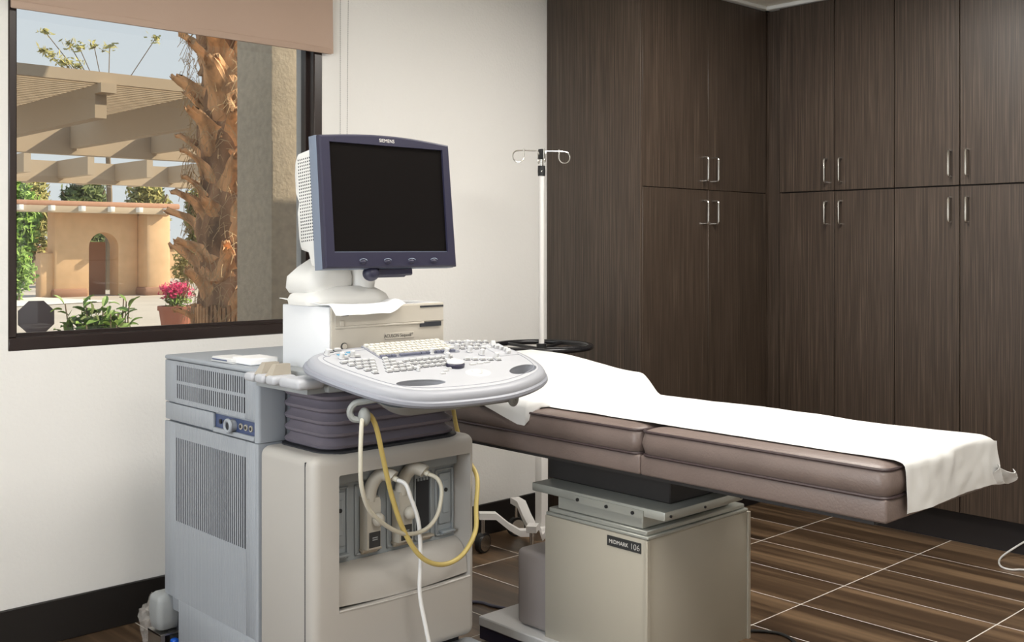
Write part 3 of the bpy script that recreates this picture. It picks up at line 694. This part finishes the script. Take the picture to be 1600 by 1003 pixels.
# probe holder on the left
ph = obj('probe_holder', B().box((1.553, 2.49, .990), (1.640, 2.595, 1.018), .010, 3), 'deck_grey', um)
for k, y in enumerate((2.775, 2.715, 2.655)):
    obj('probe_cup', B().box((1.556, y - .032, .990), (1.635, y + .018, 1.016), .010, 3), 'deck_grey', ph)
    if k: obj('cup_divider', B().loft([[(1.565, y - .005, 1.012), (1.630, y - .005, 1.012), (1.630, y + .030, 1.012), (1.565, y + .030, 1.012)], [(1.585, y + .002, 1.046), (1.630, y + .002, 1.046), (1.630, y + .022, 1.046), (1.585, y + .022, 1.046)]]), 'latch', ph)
obj('holder_bracket', B().box((1.60, 2.52, .972), (1.66, 2.80, .990)), 'under_grey', ph)

# drive box on the riser
bx0, bx1, by0, by1 = 1.712, 2.132, 2.580, 2.835
obj('drive_box', B().box((bx0, by0 + .004, 1.020), (bx1, by1, 1.206), .004, 2), 'box_white', um)
df = obj('drive_front', B().box((bx0 + .004, by0 - .006, 1.040), (bx1 - .001, by0 + .004, 1.206), .003, 2), 'box_front', um)
obj('drive_ledge', B().box((bx0 + .015, by0 - .010, 1.143), (bx1 - .08, by0 - .005, 1.150), .002, 1).box((bx0 + .014, by0 - .008, 1.15), (bx1 - .003, by0 - .005, 1.203), .002, 1), 'box_front', df)
obj('disk_slot', B().box((2.035, by0 - .0095, 1.193), (2.127, by0 - .0075, 1.1985)), 'slot_dark', df)
obj('disk_slot', B().box((2.035, by0 - .0095, 1.134), (2.118, by0 - .0055, 1.148)), 'slot_dark', df)
obj('name_plate', B().box((1.903, by0 - .0082, 1.103), (2.012, by0 - .0058, 1.122), .001, 1), 'box_front', df)
obj('lettering', text('ACUSON Sequoia', .0135, frame((1.950, by0 - .0086, 1.1125), (1, 0, 0), (0, 0, 1)), .0002, 0.0), 'ink', df)
obj('model_number', text('512', .008, frame((2.002, by0 - .0086, 1.1155), (1, 0, 0), (0, 0, 1)), .0002, 0.0), 'ink', df)
pb = obj('power_button', B().cyl((1.757, by0 - .010, 1.092), (1.757, by0 - .0055, 1.092), .0105, n=20), 'ink', df)
obj('button_cap', B().cyl((1.757, by0 - .012, 1.092), (1.757, by0 - .0098, 1.092), .0082, n=20), 'box_front', pb)
obj('switch_button', B().box((1.741, by0 - .0115, 1.150), (1.756, by0 - .0075, 1.167), .002, 1), 'box_front', df)
obj('indicator', B().box((1.747, by0 - .0095, 1.179), (1.772, by0 - .0075, 1.188)), 'ink', df)
obj('side_connector', B().box((bx1, by0 + .07, 1.06), (bx1 + .040, by0 + .10, 1.118), .004, 1).box((bx1, by0 + .03, 1.05), (bx1 + .03, by0 + .07, 1.090), .004, 1), 'monitor_white', um)

# monitor on its arm
ap = obj('arm_base', B().loft([[(1.845 + px * 1.35, 2.73 + py * .95, z) for px, py in rrect(-hx, hx, -hy, hy, min(hx, hy) * .6, 7)] for z, hx, hy in ((1.2065, .108, .10), (1.222, .110, .104), (1.236, .104, .10), (1.250, .085, .088), (1.262, .062, .072))]), 'monitor_white', um, angle=60)
obj('arm_shell', B().loft([[(cx + px, cy + py, z) for px, py in rrect(-hx, hx, -hy, hy, min(hx, hy) * .6, 7)] for z, hx, hy, cx, cy in ((1.240, .070, .085, 1.79, 2.755), (1.256, .082, .09, 1.79, 2.755), (1.290, .082, .088, 1.79, 2.75), (1.318, .066, .07, 1.80, 2.745), (1.345, .05, .05, 1.82, 2.74))]), 'monitor_white', um, angle=60)
obj('arm_neck', B().cyl((1.90, 2.70, 1.25), (1.905, 2.67, 1.42), .045, .04, n=18), 'monitor_white', um)
MA = R(5); MM = Matrix.Translation((0, 2.555, 1.317)) @ Matrix.Rotation(-MA, 4, 'X')      # local: x, depth y, height z from the bezel's lower edge
mx0, mx1, mh = 1.683, 2.164, .385
def mtop(x): t = (x - mx0) / (mx1 - mx0); return mh + .014 * math.sin(math.pi * t)
N = 24; top = [(mx1 - (mx1 - mx0) * k / N, mtop(mx1 - (mx1 - mx0) * k / N)) for k in range(N + 1)]
prof = [(mx0 - .0, 0.0), (mx1 + .006, 0.0)] + top
def insp(d):
    cx, cz = (mx0 + mx1) / 2, mh / 2; return [(cx + (x - cx) * (1 - d / .24), cz + (z - cz) * (1 - d / .2)) for x, z in prof]
bez = B().loft([[(x, y, z) for x, z in insp(d)] for y, d in ((.058, .004), (.010, 0), (.003, .0015), (0, .006))])
bez = cut(bez, [B().box((mx0 + .033, -.02, .047), (mx1 - .028, .008, .367))])
mo = obj('monitor_bezel', bez.xf(MM), 'navy', um, angle=30)
obj('bezel_edge', B().loft([[(x, y, z) for x, z in insp(d)] for y, d in ((.0575, .003), (.0535, -.0012), (.022, -.0012), (.0175, .0008))]).xf(MM), 'bezel_side', mo)
obj('screen', B().box((mx0 + .031, .0072, .045), (mx1 - .026, .010, .369)).xf(MM), 'screen', mo)
obj('screen_gasket', B().box((mx0 + .033, .004, .0468), (mx1 - .028, .0075, .0492)).xf(MM), 'bezel_side', mo)
for x in (1.812, 1.900, 1.990, 2.076):
    o = obj('monitor_button', B().sphere((x, .001, .0185), .013, (1, .5, .5), 14, 8).xf(MM), 'navy', mo)
    obj('button_arc', B().tube([(x + .0135 * math.cos(R(a)), -.003, .0205 + .0068 * math.sin(R(a))) for a in range(15, 166, 15)], .0015, 5).xf(MM), 'bezel_side', o)
obj('lettering', text('SIEMENS', .0150, MM @ frame((1.921, -.0006, .381), (1, 0, 0), (0, 0, 1)), .0003, 0.0, 1.02), 'ink_light', mo)
obj('webcam_dot', B().cyl((1.735, -.0008, .377), (1.735, .002, .377), .002, n=8).xf(MM), 'ink', mo)
ms = B().loft([[(x, y, z) for y, z in [(p[0], p[1]) for p in shp]] for x, shp in ((0, 0),)][:0]) if 0 else None
hp = [(.057, .004), (.095, .008), (.108, .050), (.150, .062), (.158, .090), (.160, .175), (.152, .195), (.148, .210), (.165, .240), (.166, .300), (.160, .338), (.145, .356), (.057, .362)]
def hous(ins): c = (.105, .19); return [(c[0] + (y - c[0]) * (1 - ins) if y > .06 else y, c[1] + (z - c[1]) * (1 - ins)) for y, z in hp]
mb = B().loft([[(x, y, z) for y, z in hous(i_)] for x, i_ in ((mx0 + .014, .10), (mx0 + .018, .04), (mx0 + .03, .01), (mx0 + .06, 0), (mx1 - .06, 0), (mx1 - .03, .01), (mx1 - .018, .04), (mx1 - .014, .10))])
mbk = obj('monitor_back', mb.xf(MM), 'monitor_white', mo, angle=45)
dots = B()
for r_ in range(26):
    for k in range(9):
        y = .066 + k * .0100; z = .088 + r_ * .0096
        if y > .15 and .18 < z < .225: continue
        if y > .146: continue
        dots.box((mx0 + .0137, y, z), (mx0 + .0150, y + .0046, z + .0046))
obj('vent_holes', dots.xf(MM), 'slot_dark', mbk)['kind'] = 'stuff'
obj('monitor_pivot', B().cyl((1.845, .035, -.014), (1.985, .035, -.014), .013, n=14).sphere((1.86, .03, -.014), .024, (1.1, 1, .95)).box((1.88, .02, -.022), (2.01, .05, .002), .004, 1).xf(MM), 'navy', mo)
obj('monitor_mount', B().cyl((1.905, .07, .20), (1.905, .13, .06), .05, n=18).xf(MM), 'monitor_white', mo)

# transducer plugs and cables
def plug(base, x, lab, pts, r_, cm, extra=None):
    t = thing('transducer_plug', base, lab, 'transducer plug', 'transducer plugs with cables'); PYc = PY - .009
    body = B().loft([[(x + px, y, z) for px, z in shp] for y, shp in ((PYc, [(-.028, .500), (.024, .500), (.024, .645), (.020, .655), (-.028, .655)]), (PYc - .034, [(-.026, .502), (.022, .502), (.022, .640), (.018, .650), (-.026, .650)]))])
    bo = obj('plug_body', body, 'connector', t)
    head = B().tube(spline([(x - .008, PYc - .017, .640), (x - .004, PYc - .018, .670), (x + .006, PYc - .026, .700), (x + .022, PYc - .040, .718), (x + .040, PYc - .058, .713), (x + .045, PYc - .066, .708)], 4), .02, 10, rad=None)
    obj('plug_head', head, 'connector', t)
    obj('strain_relief', B().tube([(x + .040, PYc - .060, .711), (x + .050, PYc - .076, .702)], .0085, 10), 'cable_cream', t)
    obj('lock_knob', B().sphere((x + .006, PYc - .046, .588), .020, (.95, .9, 1)), 'connector', t)
    lp = obj('label_plate', B().box((x - .020, PYc - .0365, .507), (x + .020, PYc - .034, .552), .001, 1), 'ink', t)
    obj('label_print', B().box((x - .009, PYc - .0372, .528), (x + .009, PYc - .0364, .531)).box((x - .009, PYc - .0372, .534), (x + .009, PYc - .0364, .537)), 'under_grey', lp)
    obj('cable', B().tube(spline(pts, 8), r_, 10), cm, t)
    return t
# plug 1: its cable drops straight to the floor
plug((1.83, 2.55, .5), 1.832, 'left transducer plug whose pale cable drops straight to the floor', [(1.882, 2.485, .702), (1.897, 2.465, .69), (1.905, 2.452, .655), (1.925, 2.44, .58), (1.925, 2.43, .48), (1.918, 2.425, .38), (1.925, 2.405, .28), (1.935, 2.385, .19), (1.95, 2.35, .06), (1.98, 2.30, .007), (2.08, 2.25, .006)], .0062, 'cable_white')
# plug 2: cable loops left and up over the hook
plug((1.95, 2.55, .5), 1.948, 'right transducer plug whose cream cable loops up over the console hook', [(1.998, 2.485, .702), (2.015, 2.462, .688), (2.020, 2.450, .65), (1.985, 2.430, .588), (1.92, 2.415, .560), (1.82, 2.39, .578), (1.705, 2.36, .655), (1.652, 2.335, .735), (1.640, 2.325, .82), (1.645, 2.328, .900), (1.655, 2.335, .926), (1.668, 2.338, .934)], .0062, 'cable_cream')
yl = obj('yellow_cable', B().tube(spline([(1.668, 2.338, .934), (1.690, 2.345, .922), (1.708, 2.345, .885), (1.740, 2.36, .80), (1.790, 2.385, .68), (1.840, 2.395, .575), (1.905, 2.40, .490), (1.985, 2.405, .452), (2.065, 2.41, .462), (2.122, 2.415, .520), (2.154, 2.447, .585), (2.202, 2.497, .66), (2.216, 2.56, .71), (2.213, 2.60, .78), (2.180, 2.585, .86), (2.160, 2.575, .95)], 8), .0072, 10), 'cable_yellow', base=(1.9, 2.4, .45))
tag(yl, 'yellow cable looping from the console hook across the sockets', 'cable')

# things lying on the machine
def cloth2(u, v):
    x = 1.704 + .245 * u + .05 * u * (1 - v); y = 2.838 - .305 * v
    z = 1.2100 + abs(noise.noise(Vector((x * 11, y * 11, 0)))) * .007 + .014 * smooth(.35, 0, u) * (1 - v)
    if v > .905: z -= (v - .905) / .095 * .026 * (1 - .75 * smooth(.75, 1, u))
    z += .012 * smooth(.86, 1, u) * (1 - v * .4)
    return (x, y, z)
tag(obj('towel', B().grid(cloth2, 30, 24).thicken(.002), 'cloth', base=(1.8, 2.7, 1.21), angle=70), 'white paper towel spread on top of the drive box', 'towel')
pk = tag(obj('paper_pad', B().box((1.628, 2.88, 1.0205), (1.725, 2.99, 1.041), .003, 1), 'cloth', base=(1.68, 2.94, 1.02)), 'small white pad beside the drive box on the cart top', 'paper pad')
cl = tag(obj('folded_leaflet', B().box((1.615, 2.965, 1.0205), (1.685, 3.10, 1.0235)).box((1.612, 2.965, 1.024), (1.690, 3.09, 1.036), .002, 1), 'paper', base=(1.65, 3.03, 1.02)), 'thin white leaflet left of the small pad on the cart top', 'leaflet')
obj('dark_edge', B().box((1.6105, 2.992, 1.0265), (1.6118, 3.085, 1.030)), 'control_blue', cl)

# clear plastic bag on the floor behind the caster
bm_ = bmesh.new(); bmesh.ops.create_icosphere(bm_, subdivisions=4, radius=1)
for v in bm_.verts:
    n1 = noise.noise(v.co * 1.7 + Vector((3, 1, 2))); n2 = noise.noise(v.co * 5 + Vector((7, 7, 1))); k = 1 + .28 * n1 + .22 * n2
    c = v.co * k; v.co = Vector((c.x * .085, c.y * .11, max(-.058, c.z * .105)))
bag = B(); bag.bm.free(); bag.bm = bm_; bag.xf(Matrix.Translation((1.69, 3.56, .059)))
tag(obj('plastic_bag', bag, 'film', base=(1.69, 3.56, 0), angle=15), 'crumpled clear plastic bag on the floor by the cart caster', 'bag')

# cords on the floor
def cord(name, pts, r_, m, lab):
    P = spline(pts, 8); tag(obj(name, B().tube(P, r_, 8), m, base=(pts[0][0], pts[0][1], 0)), lab, 'cord')
cord('power_cord', [(4.926, 1.78, .11), (4.915, 1.86, .085), (4.88, 1.93, .03), (4.79, 1.945, .0045), (4.68, 1.90, .0045), (4.655, 1.85, .0045), (4.70, 1.80, .0045), (4.72, 1.70, .0045), (4.70, 1.5, .0045)], .0042, 'cable_white', 'white cord curling on the floor by the cupboard kick board')
cord('power_cord', [(3.08, 2.33, .006), (3.17, 2.25, .006), (3.235, 2.19, .006), (3.285, 2.11, .006), (3.26, 2.03, .006), (3.16, 1.93, .006), (3.0, 1.82, .006)], .0055, 'cable_black', 'black cord on the floor beside the table pedestal')
cord('power_cord', [(2.30, 3.42, .006), (2.55, 3.25, .006), (2.72, 3.10, .006), (2.74, 3.02, .006), (2.77, 2.94, .006), (2.85, 2.84, .006), (3.0, 2.83, .006)], .006, 'cable_blue', 'dark blue cord on the floor between cart and table')

# ------------------------------------------------------------------ outside
b = B().box((-30, WY + .2, -.3), (60, 70, -.02)); tag(obj('patio_ground', b, 'paving', base=(5, 20, 0)), 'pale paved ground outside the window', kind='structure')
b = B().box((.5, WY + .21, -.02), (7.5, 9.2, .03)); tag(obj('planting_bed', b, 'soil', base=(4, 6.5, 0)), 'bare soil planting bed outside the window', kind='structure')
def arcroad(u, v):
    a = R(100 + 70 * u); r_ = 9 + 3.4 * v; return (13.0 + r_ * math.cos(a) * 1.2, 17.5 + r_ * math.sin(a), -.005)
tag(obj('driveway', B().grid(arcroad, 40, 3).thicken(.01), 'road', base=(12, 24, 0)), 'pale curved driveway outside', kind='structure')
pl = thing('stucco_pillar', (2.95, 4.85, 0), 'square grey-tan stucco pillar just outside the window', 'pillar')
obj('shaft', B().box((2.776, 4.70, 0), (3.13, 5.05, 3.2), .008, 2), 'stucco', pl); obj('plinth', B().box((2.75, 4.68, 0), (3.16, 5.07, .35), .01, 2), 'stucco', pl)

# palm trunk with cut leaf bases
PX, PYY = 3.965, 7.25
pm = thing('palm_tree', (PX, PYY, 0), 'thick palm trunk with ragged cut leaf bases outside the window', 'palm tree')
rings = []
for k in range(60):
    z = -.1 + k * .085; rr = .255 + .02 * math.sin(z * 9) + (.06 if z < .9 else 0) * smooth(1.0, .6, z)
    rings.append([(PX + (rr + .03 * noise.noise(Vector((math.cos(a) * 2, math.sin(a) * 2, z * 5)))) * math.cos(a), PYY + (rr + .03 * noise.noise(Vector((math.cos(a) * 2, math.sin(a) * 2, z * 5)))) * math.sin(a), z) for a in [2 * math.pi * q / 28 for q in range(28)]])
obj('trunk', B().loft(rings), 'bark', pm, angle=60)
def boot_mesh(seed, ln, wd):
    rnd = random.Random(seed); rings = []; M_ = 11; K = 14
    for k in range(K):
        t = k / (K - 1); o_ = .015 + .09 * t + 1.05 * max(0, t - .5) ** 1.6 * ln; z = ln * t * .92 - .05
        wv = wd * (1 - .80 * t ** .75); th = .030 * (1 - .5 * t) + .006; row = []
        for q in range(M_ * 2):
            side = 1 if q < M_ else -1; f_ = (q / (M_ - 1)) * 2 - 1 if q < M_ else 1 - ((q - M_) / (M_ - 1)) * 2
            n_ = noise.noise(Vector((f_ * 3 + seed * 7, t * 5, side))) * .022 + noise.noise(Vector((f_ * 11 + seed * 3, t * 14, side))) * .010
            zz = z + n_ * 1.2 + (rnd.uniform(-.018, .018) if k == K - 1 else 0)
            row.append((o_ - .055 * f_ * f_ * (1 - .6 * t) + side * th * (1 - .7 * f_ * f_) + n_, f_ * wv + n_ * .6, zz))
        rings.append(row)
    return finish(B().loft(rings), 'leaf_base', 'boot', True, 32)
boots = [boot_mesh(1, .40, .17), boot_mesh(2, .52, .18), boot_mesh(3, .32, .18), boot_mesh(4, .44, .16), boot_mesh(5, .36, .19)]
cnt = 0
for lev in range(14):
    z = .78 + lev * .16
    for k in range(6):
        a = k * 2 * math.pi / 6 + lev * 2.4 + random.uniform(-.2, .2)
        d = Vector((math.cos(a), math.sin(a), 0))
        if d.dot(Vector((-.55, -.83, 0))) < -.35: continue
        o = bpy.data.objects.new('leaf_base', random.choice(boots)); COL.objects.link(o); o.parent = pm
        o.location = (.19 * d.x, .19 * d.y, z + random.uniform(-.05, .05)); o.rotation_euler = (random.uniform(-.45, .45), random.uniform(-.1, .3), a); o.scale = [random.uniform(.75, 1.2)] * 3
fb = B()
for k in range(1500):
    a = random.uniform(0, 2 * math.pi); z = random.uniform(.7, 3.0); r0 = random.uniform(.27, .37); p = Vector((PX + r0 * math.cos(a), PYY + r0 * math.sin(a), z)); t = Vector((-math.sin(a), math.cos(a), 0))
    q = p + t * random.uniform(-.12, .12) + Vector((math.cos(a), math.sin(a), 0)) * random.uniform(.0, .06) + Vector((0, 0, random.uniform(-.16, .05)))
    fb.tube([p, (p + q) / 2 + Vector((0, 0, .03)), q], .0022, 3)
o = obj('fibres', fb, 'fibre', pm); o['kind'] = 'stuff'
sk_ = B()
for k in range(60):
    a = k / 60 * 2 * math.pi; r0 = .30; sk_.box((-.012, -.012, .70), (.012, .012, .93 + .03 * random.random()), M=Matrix.Translation((PX + r0 * math.cos(a), PYY + r0 * math.sin(a), 0)) @ Matrix.Rotation(a, 4, 'Z'))
o = obj('trunk_fringe', sk_, 'boot', pm); o['kind'] = 'stuff'

# lattice patio cover
pg = thing('pergola', (6.0, 11.0, 0), 'tan lattice patio cover with deep beams across the view outside', 'pergola')
P0, P1 = -1.5, 15
obj('fascia', B().box((P0, 8.0, 2.615), (P1, 8.05, 2.70)), 'pergola_paint', pg)
for y in (10.8, 15.7): obj('beam', B().box((P0, y, 2.30), (P1, y + .14, 2.61)), 'pergola_paint', pg)
rf = finish(B().box((-.045, 0, 2.36), (.045, 2.7, 2.612)), 'rafter', 'pergola_paint'); rf2 = finish(B().box((-.045, 0, 2.36), (.045, 2.6, 2.612)), 'rafter', 'pergola_paint')
re_ = finish(B().box((-.06, -.06, 2.54), (.06, .08, 2.612)), 'rafter_end', 'pergola_paint')
for k in range(9):
    x = 3.3 + .84 * (k - 2)
    for me, y in ((rf, 8.09), (rf2, 14.6), (re_, 8.0)):
        o = bpy.data.objects.new(me.name.split('.')[0], me); COL.objects.link(o); o.parent = pg; o.location = (x - 6, y - 11, 0)
slm = finish(B().box((P0, -.016, -.02), (P1, .016, .02)), 'slat', 'pergola_paint')
for k in range(21):
    o = bpy.data.objects.new('slat', slm); COL.objects.link(o); o.parent = pg; o.location = (-6, 8.12 + k * .10 - 11, 2.633)
for x, y in ((-1.2, 8.2), (14.8, 8.2), (14.8, 16.2), (-1.2, 16.2), (14.8, 13.6)): obj('post', B().box((x - .15, y - .15, -.02), (x + .15, y + .15, 2.5)), 'pergola_paint', pg)

# arched gateway far behind
ar = thing('arched_gateway', (12.2, 29.7, 0), 'tan adobe gateway with arched opening in the distance', 'gateway')
AM = Matrix.Translation((12.2, 29.7, 0))
def aw(lo, hi, bev=.08): return B().box(lo, hi, bev, 2, M=AM)
wall_ = cut(aw((-1.35, 0, -.05), (1.0, .6, 2.35), .05), [B().box((-.42, -.5, -.2), (.42, 1.2, 1.35), M=AM), B().cyl((12.2, 29.2, 1.35), (12.2, 31, 1.35), .42, n=24)])
obj('wall', wall_, 'adobe', ar)
obj('buttress', aw((1.0, -.55, -.05), (1.75, .7, 2.35), .12), 'adobe', ar)
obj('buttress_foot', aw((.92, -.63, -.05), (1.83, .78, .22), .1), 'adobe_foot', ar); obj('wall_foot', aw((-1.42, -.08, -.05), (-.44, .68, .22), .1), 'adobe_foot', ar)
obj('roof_cap', aw((-3.5, -.7, 2.44), (1.95, .8, 2.6), .05), 'rooftile', ar)
obj('beam', aw((-3.6, -.75, 2.28), (1.6, -.6, 2.46), .01), 'pergola_paint', ar)
for k in range(7): obj('rafter_end', aw((-3.4 + .8 * k, -.95, 2.32), (-3.28 + .8 * k, -.1, 2.46), .01), 'white_trim', ar)
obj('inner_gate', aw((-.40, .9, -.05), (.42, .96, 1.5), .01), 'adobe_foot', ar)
obj('low_wall', aw((-1.7, .1, -.05), (-1.3, .5, 1.2), .05), 'adobe', ar)
fw_ = thing('garden_wall', (12, 44, 0), 'long tan wall beyond the gateway', 'wall')
obj('wall', B().box((-8, 44, -.05), (34, 44.4, 1.3)), 'adobe', fw_); obj('coping', B().box((-8, 43.9, 1.3), (34, 44.5, 1.42)), 'rooftile', fw_)

# foliage
def foliage(cx, cy, cz, rx, ry, rz, n, size, seed, shell=.55):
    rnd = random.Random(seed); b_ = B()
    for k in range(n):
        d = Vector((rnd.gauss(0, 1), rnd.gauss(0, 1), rnd.gauss(0, 1))).normalized(); q = rnd.uniform(shell, 1) * (.8 + .35 * noise.noise(d * 2.2 + Vector((seed, 0, 0))))
        c = Vector((cx + d.x * rx * q, cy + d.y * ry * q, cz + d.z * rz * q)); s = size * rnd.uniform(.6, 1.3)
        u = Vector((rnd.gauss(0, 1), rnd.gauss(0, 1), rnd.gauss(0, 1))).normalized(); v = u.orthogonal().normalized()
        f = [c - u * s, c + v * s * .4 - u * s * .1, c + u * s, c - v * s * .4]; b_.bm.faces.new([b_.bm.verts.new(p) for p in f])
    return b_
def tree(name, x, y, h_, spread, cz, rz, n, size, seed, m, lab, branches=5):
    t = thing(name, (x, y, 0), lab, 'tree', 'trees outside')
    f = obj('foliage', foliage(x, y, cz, spread, spread, rz, n, size, seed), m, t, smooth=False); f['kind'] = 'stuff'
    tr = B().tube([(x, y, -.05), (x + .1, y, cz * .5), (x, y, cz)], .1, 8, rad=[.14, .1, .06]); rnd = random.Random(seed)
    for k in range(branches):
        a = rnd.uniform(0, 6.28); tr.tube([(x, y, cz * .6), (x + math.cos(a) * spread * .4, y + math.sin(a) * spread * .4, cz), (x + math.cos(a) * spread * .75, y + math.sin(a) * spread * .75, cz + rz * .5)], .03, 5)
    obj('trunk', tr, 'twig', t); return t
for x, y, hz, n, m, lab in ((12.3, 37.2, 1.8, 1300, 'leaf', 'bright green tree at the window edge left of the gateway'), (14.4, 36.8, 2.0, 1500, 'leaf_dark', 'dark green tree directly behind the gateway arch'),
        (16.5, 36.4, 1.9, 1500, 'leaf_olive', 'olive tree just right of the gateway buttress'), (18.6, 36.2, 1.9, 1200, 'leaf_olive', 'olive tree half hidden by the palm trunk'),
        (13.9, 40.4, 2.1, 1300, 'leaf_olive', 'farther olive tree behind the gap left of the gateway arch'), (16.1, 40.4, 2.1, 1300, 'leaf_dark', 'farther dark tree behind the gateway roof'), (18.3, 40.4, 2.1, 1200, 'leaf_dark', 'farther dark tree between gateway and palm')):
    tree('broadleaf_tree', x, y, 4, .92, hz + .45, 1.75, n * 2, .15, int(x * 10), m, lab, 3)
for x, y, r_, m, lab in ((9.45, 28.3, .5, 'leaf', 'round green bush at the left window edge'), (15.35, 31.0, .6, 'leaf_olive', 'loose olive bush beside the gateway buttress')):
    t = thing('garden_bush', (x, y, 0), lab, 'bush'); f = obj('foliage', foliage(x, y, .75, r_, r_, .85, 700, .10, int(x), .3), m, t, smooth=False); f['kind'] = 'stuff'; obj('stem', B().cyl((x, y, -.02), (x, y, .7), .03, n=6), 'twig', t)
ac = thing('wispy_tree', (13.8, 33.5, 0), 'thin wispy tree top against the sky above the patio cover', 'tree', 'trees outside')
tr = B(); fo = B(); rnd = random.Random(12)
tr.tube([(13.9, 33.5, 0), (13.9, 33.4, 3.0), (13.75, 33.3, 6.2)], .1, 6, rad=[.14, .09, .05])
for k in range(12):
    e = Vector((13.7 + rnd.uniform(-1.7, 1.5), 33.3 + rnd.uniform(-1.2, 1.2), rnd.uniform(6.8, 8.2))); m_ = Vector((13.8, 33.3, 5.9)).lerp(e, .5) + Vector((0, 0, -.12))
    tr.tube([Vector((13.78, 33.3, 5.8)), m_, e], .014, 4)
    fo2 = foliage(e.x, e.y, e.z, .38, .38, .26, 34, .10, k + 20, .1); me = bpy.data.meshes.new('x'); fo2.bm.to_mesh(me); fo.bm.from_mesh(me); bpy.data.meshes.remove(me)
obj('branches', tr, 'twig', ac); f = obj('foliage', fo, 'leaf_olive', ac, smooth=False); f['kind'] = 'stuff'

# leafy shrub below the window
sh = thing('leafy_shrub', (2.49, 6.15, .03), 'low shrub with glossy green leaves just outside the window', 'shrub')
lf = B().grid(lambda u, v: (.0 + (u - .5) * .036 * math.sin(math.pi * min(1, .06 + v * .96)) ** .7, v * .085, .012 * math.sin(v * 3) - abs(u - .5) * -.012), 2, 4).thicken(.0006)
lfm = finish(lf, 'leaf', 'leaf', True)
stb = B(); rnd = random.Random(4)
for k in range(25):
    x = 2.30 + .36 * rnd.random(); y = 6.02 + .30 * rnd.random(); zt = .84 + .24 * rnd.random()
    p0 = Vector((2.49 + (x - 2.49) * .4, 6.15 + (y - 6.15) * .4, .03)); p1 = Vector((x, y, zt)); stb.tube([p0, p0.lerp(p1, .5) + Vector((.02, 0, 0)), p1], .004, 5)
    for q in range(11):
        p = p0.lerp(p1, 1 - .034 * q) + Vector((rnd.gauss(0, .012), rnd.gauss(0, .012), 0)); o = bpy.data.objects.new('leaf', lfm); COL.objects.link(o); o.parent = sh
        o.location = p - Vector((2.49, 6.15, .03)); o.rotation_euler = (rnd.uniform(-.2, .9), rnd.uniform(-.6, .6), rnd.uniform(0, 6.28)); o.scale = [rnd.uniform(.7, 1.05)] * 3
obj('stems', stb, 'twig', sh)
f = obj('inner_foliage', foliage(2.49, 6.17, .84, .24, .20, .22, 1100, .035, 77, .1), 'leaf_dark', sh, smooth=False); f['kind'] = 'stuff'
# octagonal sign seen from behind
sg = thing('octagonal_sign', (2.885, 8.27, 0), 'dark octagonal sign on a short post left of the shrub', 'sign')
od = Vector((-.33, -.944, 0)); ou = Vector((.944, -.33, 0)); c = Vector((2.885, 8.27, .846))
oc = [ou * (.135 * math.cos(R(22.5 + 45 * k))) + Vector((0, 0, .135 * math.sin(R(22.5 + 45 * k)))) for k in range(8)]
obj('plate', B().loft([[c + p - od * .005 for p in oc], [c + p + od * .005 for p in oc]]), 'sign_back', sg); obj('post', B().box((2.868, 8.283, 0), (2.902, 8.317, .93)), 'twig', sg)
# bougainvillea in a pot
bg_ = thing('flowering_pot', (6.85, 14.16, 0), 'pink flowering plant in a red-brown pot beside the palm trunk', 'potted plant')
obj('pot', B().lathe([(.16, 0), (.21, .3), (.24, .50), (.26, .50), (.26, .56), (.20, .56), (.18, .50), (.001, .50)], (6.85, 14.16, -.02), 20), 'terracotta', bg_)
f = obj('leaves', foliage(6.85, 14.16, .62, .24, .24, .13, 260, .05, 31, .1), 'leaf', bg_, smooth=False); f['kind'] = 'stuff'
f = obj('flowers', foliage(6.85, 14.16, .76, .30, .30, .16, 700, .035, 33, .3), 'petal', bg_, smooth=False); f['kind'] = 'stuff'
